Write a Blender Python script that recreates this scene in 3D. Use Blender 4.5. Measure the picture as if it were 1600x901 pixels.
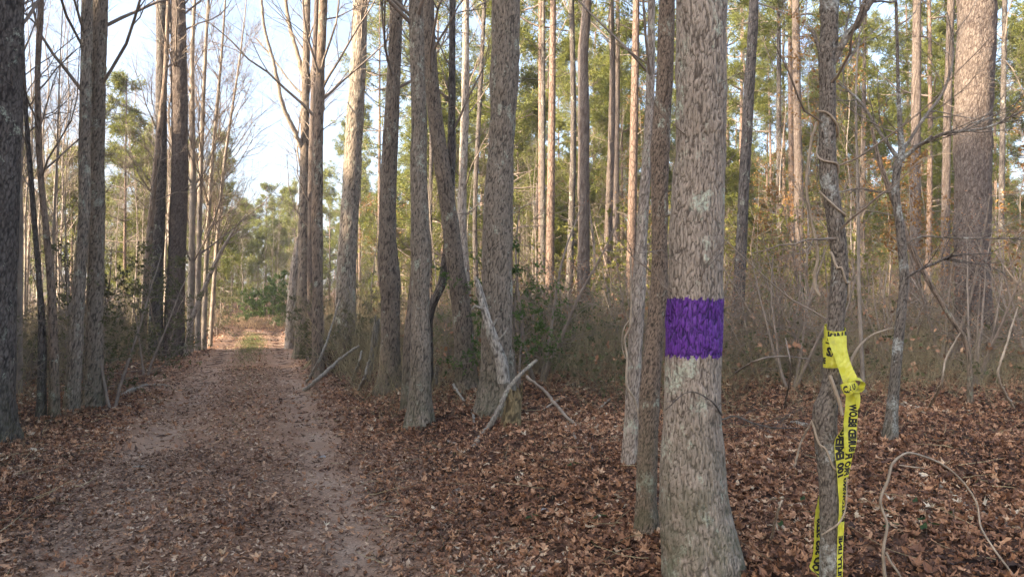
import bpy, math, random
import numpy as np
from mathutils import Vector

# ------------------------------------------------------------------ camera, world, sun
sc = bpy.context.scene
for o in list(bpy.data.objects):
    bpy.data.objects.remove(o)
COL = sc.collection
FPX = 1150.0                      # focal length in pixels of the 1600 px wide photograph
PITCH = math.atan(19.5 / FPX)
CAMZ = 1.6
cam = bpy.data.cameras.new('camera')
cam.lens = 36 * FPX / 1600
cam.sensor_width = 36
cam.clip_start = 0.05
cam.clip_end = 2000
co = bpy.data.objects.new('camera', cam)
COL.objects.link(co)
co.location = (0, 0, CAMZ)
co.rotation_euler = (math.pi / 2 + PITCH, 0, 0)
sc.camera = co
sc.view_settings.view_transform = 'Standard'
sc.view_settings.look = 'None'
sc.view_settings.exposure = 2.72
sc.view_settings.gamma = 1

SUN_EL = math.radians(27)
SUN_AZ = math.atan2(-0.84, -0.54)         # compass style: x = sin, y = cos ; sun is left and a little behind
sdir = Vector((math.sin(SUN_AZ) * math.cos(SUN_EL), math.cos(SUN_AZ) * math.cos(SUN_EL), math.sin(SUN_EL)))
sl = bpy.data.lights.new('sun', 'SUN')
sl.energy = 3.4
sl.angle = math.radians(1.0)
sl.color = (1.0, 0.83, 0.62)
so = bpy.data.objects.new('sun', sl)
COL.objects.link(so)
so.rotation_euler = sdir.to_track_quat('Z', 'Y').to_euler()

w = bpy.data.worlds.new('World')
sc.world = w
w.use_nodes = True
wt = w.node_tree
wn = wt.nodes
wn.clear()
def wnode(t, **k):
    n = wn.new(t)
    for a, b in k.items():
        setattr(n, a, b)
    return n
sky = wnode('ShaderNodeTexSky', sky_type='NISHITA', sun_disc=False)
sky.sun_elevation = SUN_EL
sky.sun_rotation = SUN_AZ
sky.air_density = 1.0
sky.dust_density = 6.0
sky.ozone_density = 1.6
sky.altitude = 0
tc = wnode('ShaderNodeTexCoord')
mp = wnode('ShaderNodeMapping')
mp.inputs['Scale'].default_value = (1.3, 1.3, 4.5)
mp.inputs['Rotation'].default_value = (0.25, 0.1, 0.4)
nz = wnode('ShaderNodeTexNoise')
nz.inputs['Scale'].default_value = 1.9
nz.inputs['Detail'].default_value = 9
nz.inputs['Roughness'].default_value = 0.62
nz.inputs['Distortion'].default_value = 0.5
rp = wnode('ShaderNodeValToRGB')
rp.color_ramp.elements[0].position = 0.40
rp.color_ramp.elements[0].color = (0.12, 0.12, 0.12, 1)
rp.color_ramp.elements[1].position = 0.70
rp.color_ramp.elements[1].color = (0.75, 0.75, 0.75, 1)
mx = wnode('ShaderNodeMixRGB')
bwn = wnode('ShaderNodeRGBToBW')
cl = wnode('ShaderNodeMixRGB', blend_type='MULTIPLY')      # cloud: the grey of the clear sky behind it, lifted
cl.inputs[0].default_value = 1
cl.inputs[2].default_value = (.62, .80, 1.10, 1)
bg = wnode('ShaderNodeBackground')
bg.inputs[1].default_value = 0.11
wo = wnode('ShaderNodeOutputWorld')
L = wt.links.new
L(sky.outputs[0], bwn.inputs[0]); L(bwn.outputs[0], cl.inputs[1]); L(cl.outputs[0], mx.inputs[2])
L(tc.outputs['Generated'], mp.inputs[0]); L(mp.outputs[0], nz.inputs['Vector'])
L(nz.outputs[0], rp.inputs[0]); L(rp.outputs[0], mx.inputs[0]); L(sky.outputs[0], mx.inputs[1])
L(mx.outputs[0], bg.inputs[0]); L(bg.outputs[0], wo.inputs[0])

# ------------------------------------------------------------------ numpy helpers
RG = np.random.default_rng(7)
random.seed(5)

def _hash(ix, iy, iz, seed):
    h = (ix.astype(np.int64) * 374761393 + iy.astype(np.int64) * 668265263 + iz.astype(np.int64) * 2147483647 + seed * 974634777) & 0xffffffff
    h = ((h ^ (h >> 13)) * 1274126177) & 0xffffffff
    h = ((h ^ (h >> 16)) * 2246822519) & 0xffffffff
    return ((h ^ (h >> 15)) & 0xffffff) / float(0xffffff)

def vnoise(p, seed=0):
    p = np.asarray(p, float)
    i = np.floor(p).astype(np.int64)
    f = p - i
    f = f * f * (3 - 2 * f)
    r = 0
    for a in (0, 1):
        wa = f[..., 0] if a else 1 - f[..., 0]
        for b in (0, 1):
            wb = f[..., 1] if b else 1 - f[..., 1]
            for c in (0, 1):
                wc = f[..., 2] if c else 1 - f[..., 2]
                r = r + wa * wb * wc * _hash(i[..., 0] + a, i[..., 1] + b, i[..., 2] + c, seed)
    return r

def fbm(p, seed=0, o=3):
    r = 0; a = 1; t = 0
    for k in range(o):
        r = r + a * vnoise(p * (2 ** k), seed + k); t += a; a *= .5
    return r / t

def worley(p, seed=0):
    i = np.floor(p).astype(np.int64)
    f1 = np.full(p.shape[:-1], 9.); f2 = f1.copy()
    for a in (-1, 0, 1):
        for b in (-1, 0, 1):
            for c in (-1, 0, 1):
                j = i + np.array([a, b, c])
                q = np.stack([j[..., k] + _hash(j[..., 0], j[..., 1], j[..., 2], seed + 11 * k) for k in range(3)], -1)
                d = np.sqrt(((q - p) ** 2).sum(-1))
                n1 = np.minimum(f1, d)
                f2 = np.minimum(f2, np.maximum(f1, d))
                f1 = n1
    return f1, f2

def sstep(a, b, x):
    t = np.clip((x - a) / (b - a), 0, 1)
    return t * t * (3 - 2 * t)

def unit(v):
    return v / np.maximum(np.linalg.norm(v, axis=-1, keepdims=True), 1e-9)

# road runs away to the left; s = sideways distance from its middle (right positive)
def road_x(y):
    y = np.asarray(y, float)
    return -0.31 - 0.339 * y - 0.035 * np.maximum(y - 34, 0) ** 2 * (y < 60) - (0.035 * 26 ** 2 + 1.8 * (y - 60)) * (y >= 60)
def side(x, y):
    return (x - (-0.31 - 0.339 * y)) * 0.947

def height(x, y):
    x = np.asarray(x, float); y = np.asarray(y, float)
    s = side(x, y)
    z = 0.22 * sstep(1.5, 3.0, s) + 0.030 * np.clip(s - 3, 0, 40)
    z = z + 0.10 * sstep(1.6, 3.0, -s)
    on = 1 - sstep(1.4, 2.0, abs(s))
    z = z - on * 0.045 * (np.exp(-((s - .85) / .3) ** 2) + np.exp(-((s + .85) / .3) ** 2))
    z = z + 0.9 * sstep(40, 60, y) + 0.02 * np.clip(y - 60, 0, 200)
    z = z + 0.35 * sstep(1.8, 3.2, s + 0.0) * 0
    p = np.stack([x, y, x * 0], -1)
    off = sstep(1.4, 2.6, abs(s))
    z = z + (vnoise(p * .35, 3) - .5) * .22 * off + (vnoise(p * 1.7, 4) - .5) * (.02 + .06 * off) + (vnoise(p * 6, 5) - .5) * (.012 + .022 * off)
    return z

def ray(px, py):
    dx = (px - 800) / FPX; dy = (450.5 - py) / FPX
    return np.array([dx, math.cos(PITCH) - dy * math.sin(PITCH), math.sin(PITCH) + dy * math.cos(PITCH)])

def at(px, py, Y):
    d = ray(px, py)
    return np.array([0, 0, CAMZ]) + d * (Y / d[1])

def ground_at(px, py):
    d = ray(px, py)
    t = np.geomspace(1.5, 200, 1500)
    P = np.array([0, 0, CAMZ]) + t[:, None] * d
    below = P[:, 2] < height(P[:, 0], P[:, 1])
    k = int(np.argmax(below)) if below.any() else len(t) - 1
    return P[k]

class MB:
    """collects vertices and faces in numpy and links them as ONE mesh object"""
    def __init__(s):
        s.v = []; s.q = []; s.t = []; s.n = 0; s.qr = []; s.tr = []; s.pa = []
    def add(s, v, q=None, t=None, qr=None, tr=None, pa=None):
        v = np.asarray(v, float).reshape(-1, 3)
        if q is not None and len(q):
            s.q.append(np.asarray(q) + s.n); s.qr.append(np.zeros(len(q)) + (0.5 if qr is None else qr))
        if t is not None and len(t):
            s.t.append(np.asarray(t) + s.n); s.tr.append(np.zeros(len(t)) + (0.5 if tr is None else tr))
        s.v.append(v); s.pa.append(np.ones(len(v)) if pa is None else np.asarray(pa)); s.n += len(v)
    def tubes(s, P, R, k=4, rnd=None):
        T, n, _ = P.shape
        tan = unit(np.gradient(P, axis=1))
        ref = np.where(abs(tan[:, :1, 2:3]) > .8, np.array([1., 0.1, 0]), np.array([0, 0.1, 1.]))
        a = unit(np.cross(np.broadcast_to(ref, tan.shape), tan)); b = np.cross(tan, a)
        th = np.arange(k) * 2 * math.pi / k
        V = P[:, :, None] + R[:, :, None, None] * (a[:, :, None] * np.cos(th)[:, None] + b[:, :, None] * np.sin(th)[:, None])
        base = (np.arange(T) * n * k)[:, None, None]; i = np.arange(n - 1)[None, :, None] * k; j = np.arange(k)[None, None]
        j2 = (j + 1) % k
        Q = np.stack([base + i + j, base + i + j2, base + i + k + j2, base + i + k + j], -1)
        qr = None if rnd is None else np.broadcast_to(rnd[:, None, None], Q.shape[:3]).reshape(-1)
        s.add(V.reshape(-1, 3), Q.reshape(-1, 4), qr=qr)
    def mesh(s, name, smooth=True, ridged=False):
        me = bpy.data.meshes.new(name)
        v = np.concatenate(s.v); q = np.concatenate(s.q) if s.q else np.zeros((0, 4), int); t = np.concatenate(s.t) if s.t else np.zeros((0, 3), int)
        me.vertices.add(len(v)); me.vertices.foreach_set('co', v.astype(np.float32).ravel())
        me.loops.add(q.size + t.size)
        me.loops.foreach_set('vertex_index', np.concatenate([q.ravel(), t.ravel()]).astype(np.int32))
        me.polygons.add(len(q) + len(t))
        st = np.concatenate([np.arange(len(q)) * 4, q.size + np.arange(len(t)) * 3]).astype(np.int32)
        me.polygons.foreach_set('loop_start', st)
        me.polygons.foreach_set('loop_total', np.concatenate([np.full(len(q), 4), np.full(len(t), 3)]).astype(np.int32))
        me.polygons.foreach_set('use_smooth', np.full(len(q) + len(t), smooth))
        r = np.concatenate(s.qr + s.tr)
        if np.ptp(r) > 0:
            at_ = me.attributes.new('rnd', 'FLOAT', 'FACE'); at_.data.foreach_set('value', r.astype(np.float32))
        pa = np.concatenate(s.pa)
        if np.ptp(pa) > 0 or ridged:
            at_ = me.attributes.new('ridge', 'FLOAT', 'POINT'); at_.data.foreach_set('value', pa.astype(np.float32))
        me.update(calc_edges=True)
        return me
    def build(s, name, mat, parent=None, smooth=True, loc=None):
        me = s.mesh(name, smooth, 'ridged' in mat)
        me.materials.append(mat)
        return link(name, me, parent, loc)

def link(name, me, parent=None, loc=None):
    o = bpy.data.objects.new(name, me)
    COL.objects.link(o)
    if parent is not None: o.parent = parent
    if loc is not None: o.location = loc
    return o
def tag(o, label=None, cat=None, group=None, kind=None):
    if label: o['label'] = label
    if cat: o['category'] = cat
    if group: o['group'] = group
    if kind: o['kind'] = kind
    return o
def thing(name, loc, label, cat, group=None, rz=0, sc_=1.0):
    o = bpy.data.objects.new(name, None)
    o.empty_display_size = .2
    COL.objects.link(o)
    o.location = loc; o.rotation_euler = (0, 0, rz); o.scale = (sc_,) * 3
    return tag(o, label, cat, group)

# ------------------------------------------------------------------ materials
def newmat(name):
    m = bpy.data.materials.new(name); m.use_nodes = True
    nt = m.node_tree; nt.nodes.clear()
    return m, nt
def N(nt, t, ins=None, **k):
    n = nt.nodes.new(t)
    for a, b in k.items(): setattr(n, a, b)
    for a, b in (ins or {}).items():
        if isinstance(b, bpy.types.NodeSocket): nt.links.new(b, n.inputs[a])
        else: n.inputs[a].default_value = b
    return n
def ramp(nt, fac, stops, interp='LINEAR'):
    r = N(nt, 'ShaderNodeValToRGB'); cr = r.color_ramp; cr.interpolation = interp
    while len(cr.elements) < len(stops): cr.elements.new(.5)
    for e, (p, c) in zip(cr.elements, stops):
        e.position = p; e.color = (*c, 1) if len(c) == 3 else c
    nt.links.new(fac, r.inputs[0]); return r.outputs[0]
def mix(nt, f, a, b, mode='MIX'):
    return N(nt, 'ShaderNodeMixRGB', {0: f, 1: a if isinstance(a, bpy.types.NodeSocket) else (*a, 1), 2: b if isinstance(b, bpy.types.NodeSocket) else (*b, 1)}, blend_type=mode).outputs[0]
def noise(nt, vec, scale, detail=4, rough=.55, sx=(1, 1, 1), out=0, loc=(0, 0, 0)):
    m = N(nt, 'ShaderNodeMapping', {'Vector': vec, 'Scale': sx, 'Location': loc})
    return N(nt, 'ShaderNodeTexNoise', {'Vector': m.outputs[0], 'Scale': scale, 'Detail': detail, 'Roughness': rough}).outputs[out]
def finish(nt, color, rough=.9, bump=None, bstr=.5, bdist=.01, spec=.25):
    p = N(nt, 'ShaderNodeBsdfPrincipled', {'Base Color': color if isinstance(color, bpy.types.NodeSocket) else (*color, 1), 'Roughness': rough, 'Specular IOR Level': spec})
    if bump is not None:
        b = N(nt, 'ShaderNodeBump', {'Height': bump, 'Strength': bstr, 'Distance': bdist})
        nt.links.new(b.outputs[0], p.inputs['Normal'])
    N(nt, 'ShaderNodeOutputMaterial', {0: p.outputs[0]})
    return p
def bark(name, dark, mid, light, plate=28, stretch=.22, lichen=.0, lcol=(.46, .48, .36), moss=0., ridge=True, fiss=.5, bd=.012, paint=None):
    """bark with the fissures of the mesh (ridge attribute) and finer ones of its own"""
    m, nt = newmat(name)
    c = N(nt, 'ShaderNodeTexCoord').outputs['Object']
    wv = noise(nt, c, 5, 3, out=1)
    v = N(nt, 'ShaderNodeMixRGB', {0: .045, 1: c, 2: wv}).outputs[0]
    mpg = N(nt, 'ShaderNodeMapping', {'Vector': v, 'Scale': (1, 1, stretch)}).outputs[0]
    vo = N(nt, 'ShaderNodeTexVoronoi', {'Vector': mpg, 'Scale': plate}, feature='DISTANCE_TO_EDGE').outputs['Distance']
    crack = ramp(nt, vo, [(0.0, (0, 0, 0)), (.16, (1, 1, 1))])
    n1 = noise(nt, c, 3.5, 5, .6, (1, 1, .5))
    n2 = noise(nt, c, 70, 4, .7, (1, 1, .35))
    col = ramp(nt, n1, [(.3, mid), (.7, light)])
    col = mix(nt, .4, col, ramp(nt, n2, [(.3, tuple(x * .45 for x in mid)), (.72, tuple(min(1, x * 1.35) for x in light))]))
    if paint:
        pn = noise(nt, c, 24, 4, .6)
        col = mix(nt, ramp(nt, pn, [(.5, (0, 0, 0)), (.8, (.7, .7, .7))]), paint[0], paint[1])
        pn2 = noise(nt, c, 85, 3, .7, (1, 1, .5))
        col = mix(nt, ramp(nt, pn2, [(.66, (0, 0, 0)), (.74, (.75, .75, .75))]), col, (.30, .25, .24))
    col = mix(nt, N(nt, 'ShaderNodeMath', {0: crack, 1: fiss}, operation='MULTIPLY_ADD').outputs[0] if 0 else N(nt, 'ShaderNodeMapRange', {0: crack, 3: 1 - fiss, 4: 1}).outputs[0], dark, col)
    hgt = crack
    if ridge:
        m['ridged'] = 1
        ra = N(nt, 'ShaderNodeAttribute', attribute_name='ridge').outputs['Fac']
        col = mix(nt, ramp(nt, ra, [(.0, (.0, .0, .0)), (.34, (.5, .5, .5)), (.66, (1, 1, 1))]), dark, col)
    if lichen > 0:
        ln = noise(nt, c, 6, 6, .75, (1, 1, .7), loc=(4, 2, 7))
        lf = ramp(nt, ln, [(.60 - lichen * .2, (0, 0, 0)), (.66 - lichen * .2, (1, 1, 1))])
        lf2 = noise(nt, c, 60, 3, .7)
        lf = mix(nt, 1, lf, ramp(nt, lf2, [(.4, (.1, .1, .1)), (.6, (.9, .9, .9))]), 'MULTIPLY')
        col = mix(nt, lf, col, lcol)
    if moss > 0:
        z = N(nt, 'ShaderNodeSeparateXYZ', {0: c}).outputs[2]
        mz = N(nt, 'ShaderNodeMapRange', {0: z, 1: .1, 2: .95, 3: moss, 4: 0}).outputs[0]
        mn = noise(nt, c, 9, 5, .7, loc=(1, 1, 1))
        mf = N(nt, 'ShaderNodeMath', {0: mz, 1: ramp(nt, mn, [(.35, (0, 0, 0)), (.6, (1, 1, 1))])}, operation='MULTIPLY').outputs[0]
        col = mix(nt, mf, col, (.085, .085, .045))
    hh = N(nt, 'ShaderNodeMixRGB', {0: .35, 1: hgt, 2: n2}).outputs[0]
    finish(nt, col, .5 if paint else .92, hh, .75, bd, .2)
    return m
def simple(name, a, b, scale=8, rough=.9, attr=False, sx=(1, 1, 1), bump=.3):
    m, nt = newmat(name)
    c = N(nt, 'ShaderNodeTexCoord').outputs['Object']
    n = noise(nt, c, scale, 4, .6, sx)
    col = ramp(nt, n, [(.3, a), (.7, b)])
    if attr:
        r = N(nt, 'ShaderNodeAttribute', attribute_name='rnd').outputs['Fac']
        col = mix(nt, .6, col, ramp(nt, r, [(0, a), (1, b)]))
    finish(nt, col, rough, n, bump, .004)
    return m
def leafmat(name, stops, objrand=False, trans=.25, rough=.6):
    m, nt = newmat(name)
    if objrand: r = N(nt, 'ShaderNodeObjectInfo').outputs['Random']
    else: r = N(nt, 'ShaderNodeAttribute', attribute_name='rnd').outputs['Fac']
    col = ramp(nt, r, stops)
    c = N(nt, 'ShaderNodeTexCoord').outputs['Object']
    n = noise(nt, c, 90 if not objrand else 60, 3, .6)
    col = mix(nt, 1, col, ramp(nt, n, [(.25, (.72, .70, .68)), (.7, (1.12, 1.1, 1.08))]), 'MULTIPLY')
    p = N(nt, 'ShaderNodeBsdfPrincipled', {'Base Color': col, 'Roughness': rough, 'Specular IOR Level': .25})
    t = N(nt, 'ShaderNodeBsdfTranslucent', {'Color': col})
    x = N(nt, 'ShaderNodeMixShader', {0: trans, 1: p.outputs[0], 2: t.outputs[0]})
    N(nt, 'ShaderNodeOutputMaterial', {0: x.outputs[0]})
    return m

M = {}
M['big_bark'] = bark('big_bark', (.095, .073, .055), (.29, .228, .17), (.41, .332, .256), 60, .2, .22, moss=.75, fiss=.3, bd=.006)
M['purple'] = bark('purple_paint', (.02, .01, .05), (.1, .04, .22), (.1, .04, .22), 52, .25, 0, fiss=.55, bd=.006, paint=((.125, .034, .24), (.21, .09, .34)))
M['grey_bark'] = bark('grey_bark', (.06, .048, .036), (.20, .158, .115), (.34, .27, .20), 40, .18, .10, moss=.6, fiss=.3)
M['ash_bark'] = bark('ash_bark', (.06, .048, .038), (.24, .185, .135), (.38, .31, .235), 26, .14, .22, moss=.4, fiss=.45)
M['dull_bark'] = bark('dull_bark', (.05, .038, .03), (.165, .125, .092), (.29, .225, .165), 55, .22, .04, moss=.7, fiss=.35)
M['dark_bark'] = bark('dark_bark', (.03, .024, .020), (.10, .082, .068), (.18, .15, .125), 30, .3, .02, moss=.4, fiss=.6)
M['pine_bark'] = bark('pine_bark', (.07, .05, .04), (.115, .088, .070), (.19, .15, .12), 30, .3, .0, fiss=.5, bd=.02)
M['pole_bark'] = bark('pole_bark', (.06, .04, .03), (.15, .10, .075), (.26, .18, .13), 14, .35, .0, ridge=False, fiss=.75, bd=.02)
M['brown_bark'] = bark('brown_bark', (.045, .035, .026), (.19, .132, .09), (.32, .235, .17), 60, .5, .08, moss=.6, fiss=.4, bd=.005)
M['smooth_bark'] = bark('smooth_bark', (.035, .027, .021), (.12, .095, .073), (.26, .215, .17), 70, .7, .3, (.40, .40, .35), moss=.3, fiss=.35, bd=.005)
M['pale_bark'] = bark('pale_bark', (.10, .075, .055), (.30, .235, .18), (.48, .40, .32), 26, .3, .08, fiss=.4)
M['sapling_bark'] = simple('sapling_bark', (.13, .105, .082), (.36, .29, .22), 9, sx=(1, 1, .4))
M['twig'] = simple('twig_bark', (.13, .10, .078), (.30, .235, .175), 5)
M['vine'] = simple('vine_bark', (.20, .15, .10), (.42, .33, .235), 22, .8, sx=(1, 1, .5), bump=.8)
M['deadwood'] = bark('dead_wood', (.06, .048, .038), (.19, .16, .125), (.36, .315, .25), 45, .1, .1, ridge=True, fiss=.5, bd=.006)
M['snagwood'] = bark('snag_wood', (.08, .065, .05), (.28, .24, .19), (.50, .44, .36), 45, .1, .1, ridge=True, fiss=.5, bd=.006)
M['rotwood'] = bark('split_wood', (.05, .035, .02), (.20, .145, .075), (.36, .26, .13), 40, .12, .0, moss=.2, fiss=.6)
M['stem'] = simple('dry_stem', (.07, .053, .034), (.48, .385, .21), 3, attr=True)
M['brush'] = simple('brush_stem', (.05, .038, .024), (.44, .345, .19), 3, attr=True)
M['straw'] = simple('dry_grass', (.28, .19, .10), (.46, .34, .20), 3, attr=True)
M['needle'] = leafmat('pine_needles', [(0, (.055, .072, .020)), (.4, (.15, .165, .036)), (1, (.29, .28, .065))], trans=.5)
M['olive'] = leafmat('olive_leaves', [(0, (.05, .055, .024)), (.6, (.12, .12, .05)), (1, (.20, .185, .085))], trans=.3)
M['yellowgreen'] = leafmat('yellow_green_leaves', [(0, (.09, .10, .025)), (.6, (.20, .20, .045)), (1, (.32, .29, .07))], trans=.45)
M['green'] = leafmat('green_leaves', [(0, (.045, .080, .022)), (.6, (.10, .15, .04)), (1, (.19, .24, .065))], trans=.4)
M['orange'] = leafmat('orange_leaves', [(0, (.16, .065, .022)), (.5, (.30, .15, .045)), (1, (.42, .27, .08))], trans=.35)
LEAF = [(0, (.050, .027, .017)), (.14, (.10, .049, .029)), (.34, (.20, .096, .054)), (.54, (.325, .165, .088)), (.72, (.43, .235, .128)), (.87, (.54, .32, .185)), (.96, (.58, .42, .27)), (1, (.62, .52, .38))]
M['litter'] = leafmat('leaf_litter', LEAF, trans=.12)
M['leaf'] = leafmat('fallen_leaf', [(q * 1.15, c_) for q, c_ in LEAF[:-1]], True, trans=.12)
M['roadleaf'] = leafmat('road_litter', [(0, (.09, .055, .038)), (.35, (.22, .13, .085)), (.7, (.37, .24, .155)), (1, (.58, .44, .31))], trans=.1)
M['grass'] = leafmat('grass', [(0, (.09, .105, .035)), (1, (.22, .24, .09))], trans=.3)
def floormat():
    m, nt = newmat('forest_floor')
    c = N(nt, 'ShaderNodeTexCoord').outputs['Object']
    wv = noise(nt, c, 9, 3, out=1)
    v = N(nt, 'ShaderNodeMixRGB', {0: .10, 1: c, 2: wv}).outputs[0]
    vo = N(nt, 'ShaderNodeTexVoronoi', {'Vector': v, 'Scale': 16}, feature='F1')
    col = ramp(nt, N(nt, 'ShaderNodeSeparateXYZ', {0: vo.outputs['Color']}).outputs[0], [(0, (.035, .020, .014)), (.4, (.12, .058, .036)), (.8, (.20, .10, .06)), (1, (.32, .20, .12))])
    big = noise(nt, c, .5, 4)
    col = mix(nt, ramp(nt, big, [(.4, (0, 0, 0)), (.7, (.7, .7, .7))]), col, (.105, .075, .050))
    ed = ramp(nt, vo.outputs['Distance'], [(0.25, (1, 1, 1)), (.6, (.45, .42, .4))])
    col = mix(nt, 1, col, ed, 'MULTIPLY')
    finish(nt, col, .95, vo.outputs['Distance'], .7, .03, .1)
    return m
def roadmat():
    m, nt = newmat('dirt_road')
    c = N(nt, 'ShaderNodeTexCoord').outputs['Object']
    n = noise(nt, c, 2.0, 6, .65); n2 = noise(nt, c, 60, 5, .75); n3 = noise(nt, c, .6, 3)
    col = ramp(nt, n, [(.32, (.20, .112, .068)), (.68, (.31, .188, .118))])
    rut = N(nt, 'ShaderNodeAttribute', attribute_name='ridge').outputs['Fac']
    rn = N(nt, 'ShaderNodeMath', {0: rut, 1: ramp(nt, noise(nt, c, 1.3, 4, .6, loc=(3, 0, 0)), [(.35, (0, 0, 0)), (.62, (1, 1, 1))])}, operation='MULTIPLY').outputs[0]
    col = mix(nt, N(nt, 'ShaderNodeMath', {0: rn, 1: .75}, operation='MULTIPLY').outputs[0], col, (.35, .26, .19))
    col = mix(nt, .65, col, mix(nt, 1, col, ramp(nt, n2, [(.3, (.25, .23, .22)), (.7, (1.6, 1.55, 1.5))]), 'MULTIPLY'))
    finish(nt, col, .95, n2, .6, .012, .15)
    return m
M['floor'] = floormat(); M['road'] = roadmat()
def tapemat():
    m, nt = newmat('yellow_tape')
    c = N(nt, 'ShaderNodeTexCoord').outputs['Object']
    n = noise(nt, c, 30, 3)
    col = ramp(nt, n, [(.3, (.60, .55, .035)), (.7, (.72, .69, .09))])
    cr = N(nt, 'ShaderNodeTexVoronoi', {'Vector': N(nt, 'ShaderNodeMapping', {'Vector': c, 'Scale': (1, 1, .6), 'Rotation': (.4, .3, 0)}).outputs[0], 'Scale': 55}, feature='DISTANCE_TO_EDGE').outputs['Distance']
    dn = noise(nt, c, 14, 5, .7, loc=(3, 3, 3))
    col = mix(nt, ramp(nt, dn, [(.52, (0, 0, 0)), (.72, (.55, .55, .55))]), col, (.26, .23, .08))
    bp = N(nt, 'ShaderNodeBump', {'Height': cr, 'Strength': .8, 'Distance': .006})
    p = N(nt, 'ShaderNodeBsdfPrincipled', {'Base Color': col, 'Roughness': .34, 'Specular IOR Level': .5, 'Normal': bp.outputs[0]})
    t = N(nt, 'ShaderNodeBsdfTranslucent', {'Color': col})
    x = N(nt, 'ShaderNodeMixShader', {0: .25, 1: p.outputs[0], 2: t.outputs[0]})
    N(nt, 'ShaderNodeOutputMaterial', {0: x.outputs[0]})
    return m
M['tape'] = tapemat()
M['ink'] = simple('black_ink', (.012, .012, .012), (.03, .03, .025), 40, .5)
M['stone'] = simple('stone', (.16, .15, .14), (.32, .31, .29), 25)

# ------------------------------------------------------------------ ground and road
def axis(lo, hi, c, n, k=4.5):
    u = np.linspace(-1, 1, n); f = np.sinh(k * u) / math.sinh(k)
    return np.where(f < 0, c + f * (c - lo), c + f * (hi - c))
gx = axis(-260, 260, 0, 320); gy = axis(-90, 420, 6, 340)
X, Y = np.meshgrid(gx, gy)
Z = height(X, Y)
b = MB()
nx, ny = len(gx), len(gy)
ii, jj = np.meshgrid(np.arange(nx - 1), np.arange(ny - 1))
k0 = jj * nx + ii
b.add(np.stack([X, Y, Z], -1), np.stack([k0, k0 + 1, k0 + nx + 1, k0 + nx], -1).reshape(-1, 4))
floor = b.build('forest_floor', M['floor'])
tag(floor, kind='structure')
# the track: a sheet that follows the ground 5 mm above it
ys = np.concatenate([np.linspace(-12, 12, 260), np.linspace(12.15, 49, 200)])
ss = np.linspace(-1.75, 1.75, 44)
YY, SS = np.meshgrid(ys, ss, indexing='ij')
edge = 1 + (vnoise(np.stack([YY * .8, np.sign(SS) * 3, YY * 0], -1), 9) - .5) * .22 * (abs(SS) > 1.3)
XX = road_x(YY) + SS * edge / .947
rut = np.exp(-((SS - .85) / .33) ** 2) + np.exp(-((SS + .85) / .33) ** 2)
b = MB()
n0, n1 = YY.shape
ii, jj = np.meshgrid(np.arange(n0 - 1), np.arange(n1 - 1), indexing='ij')
k0 = ii * n1 + jj
lift = 0.007 - 0.012 * (abs(SS) > 1.7)
b.add(np.stack([XX, YY, height(XX, YY) + lift], -1), np.stack([k0, k0 + 1, k0 + n1 + 1, k0 + n1], -1).reshape(-1, 4), pa=rut.ravel())
tag(b.build('dirt_road', M['road']), kind='structure')

# ------------------------------------------------------------------ leaves on the ground
def rotmats(yaw, tx, ty):
    cz, sz = np.cos(yaw), np.sin(yaw); cx, sx = np.cos(tx), np.sin(tx); cy, sy = np.cos(ty), np.sin(ty)
    o = np.zeros_like(yaw); l = o + 1
    Rz = np.stack([np.stack([cz, -sz, o], -1), np.stack([sz, cz, o], -1), np.stack([o, o, l], -1)], -2)
    Rx = np.stack([np.stack([l, o, o], -1), np.stack([o, cx, -sx], -1), np.stack([o, sx, cx], -1)], -2)
    Ry = np.stack([np.stack([cy, o, sy], -1), np.stack([o, l, o], -1), np.stack([-sy, o, cy], -1)], -2)
    return Rz @ Rx @ Ry
def leaf_tpl(kind, curl):
    if kind == 'oval':
        out = [(0, -.5), (.16, -.3), (.24, 0), (.17, .28), (0, .55), (-.17, .28), (-.24, 0), (-.16, -.3)]
    elif kind == 'oak':
        out = [(0, -.55), (.10, -.3), (.28, -.2), (.14, -.05), (.32, .12), (.13, .2), (.2, .4), (0, .55), (-.2, .4), (-.13, .2), (-.32, .12), (-.14, -.05), (-.28, -.2), (-.10, -.3)]
    elif kind == 'maple':
        out = [(0, -.5), (.08, -.22), (.42, -.28), (.3, -.02), (.55, .2), (.22, .22), (0, .62), (-.22, .22), (-.55, .2), (-.3, -.02), (-.42, -.28), (-.08, -.22)]
    else:
        out = [(0, -.5), (.2, 0), (0, .5), (-.2, 0)]
    v = np.array([(x, y, 0) for x, y in out] + ([(0, 0, 0)] if len(out) > 4 else []), float)
    v[:, 2] = curl * (v[:, 0] ** 2 * 2.2 + .9 * v[:, 1] ** 2) + .25 * abs(curl) * np.sin(v[:, 1] * 7 + v[:, 0] * 3) * .4
    n = len(out)
    if n > 4: t = [(i, (i + 1) % n, n) for i in range(n)]
    else: t = [(0, 1, 2), (0, 2, 3)]
    return v, np.array(t)
TPL = [leaf_tpl('oval', .9), leaf_tpl('oak', .7), leaf_tpl('oval', 1.6), leaf_tpl('oval', -.8), leaf_tpl('maple', .9), leaf_tpl('oak', -1.2)]
SMALL = [leaf_tpl('chip', .8), leaf_tpl('chip', -.8), leaf_tpl('oval', 1.1)]
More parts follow.
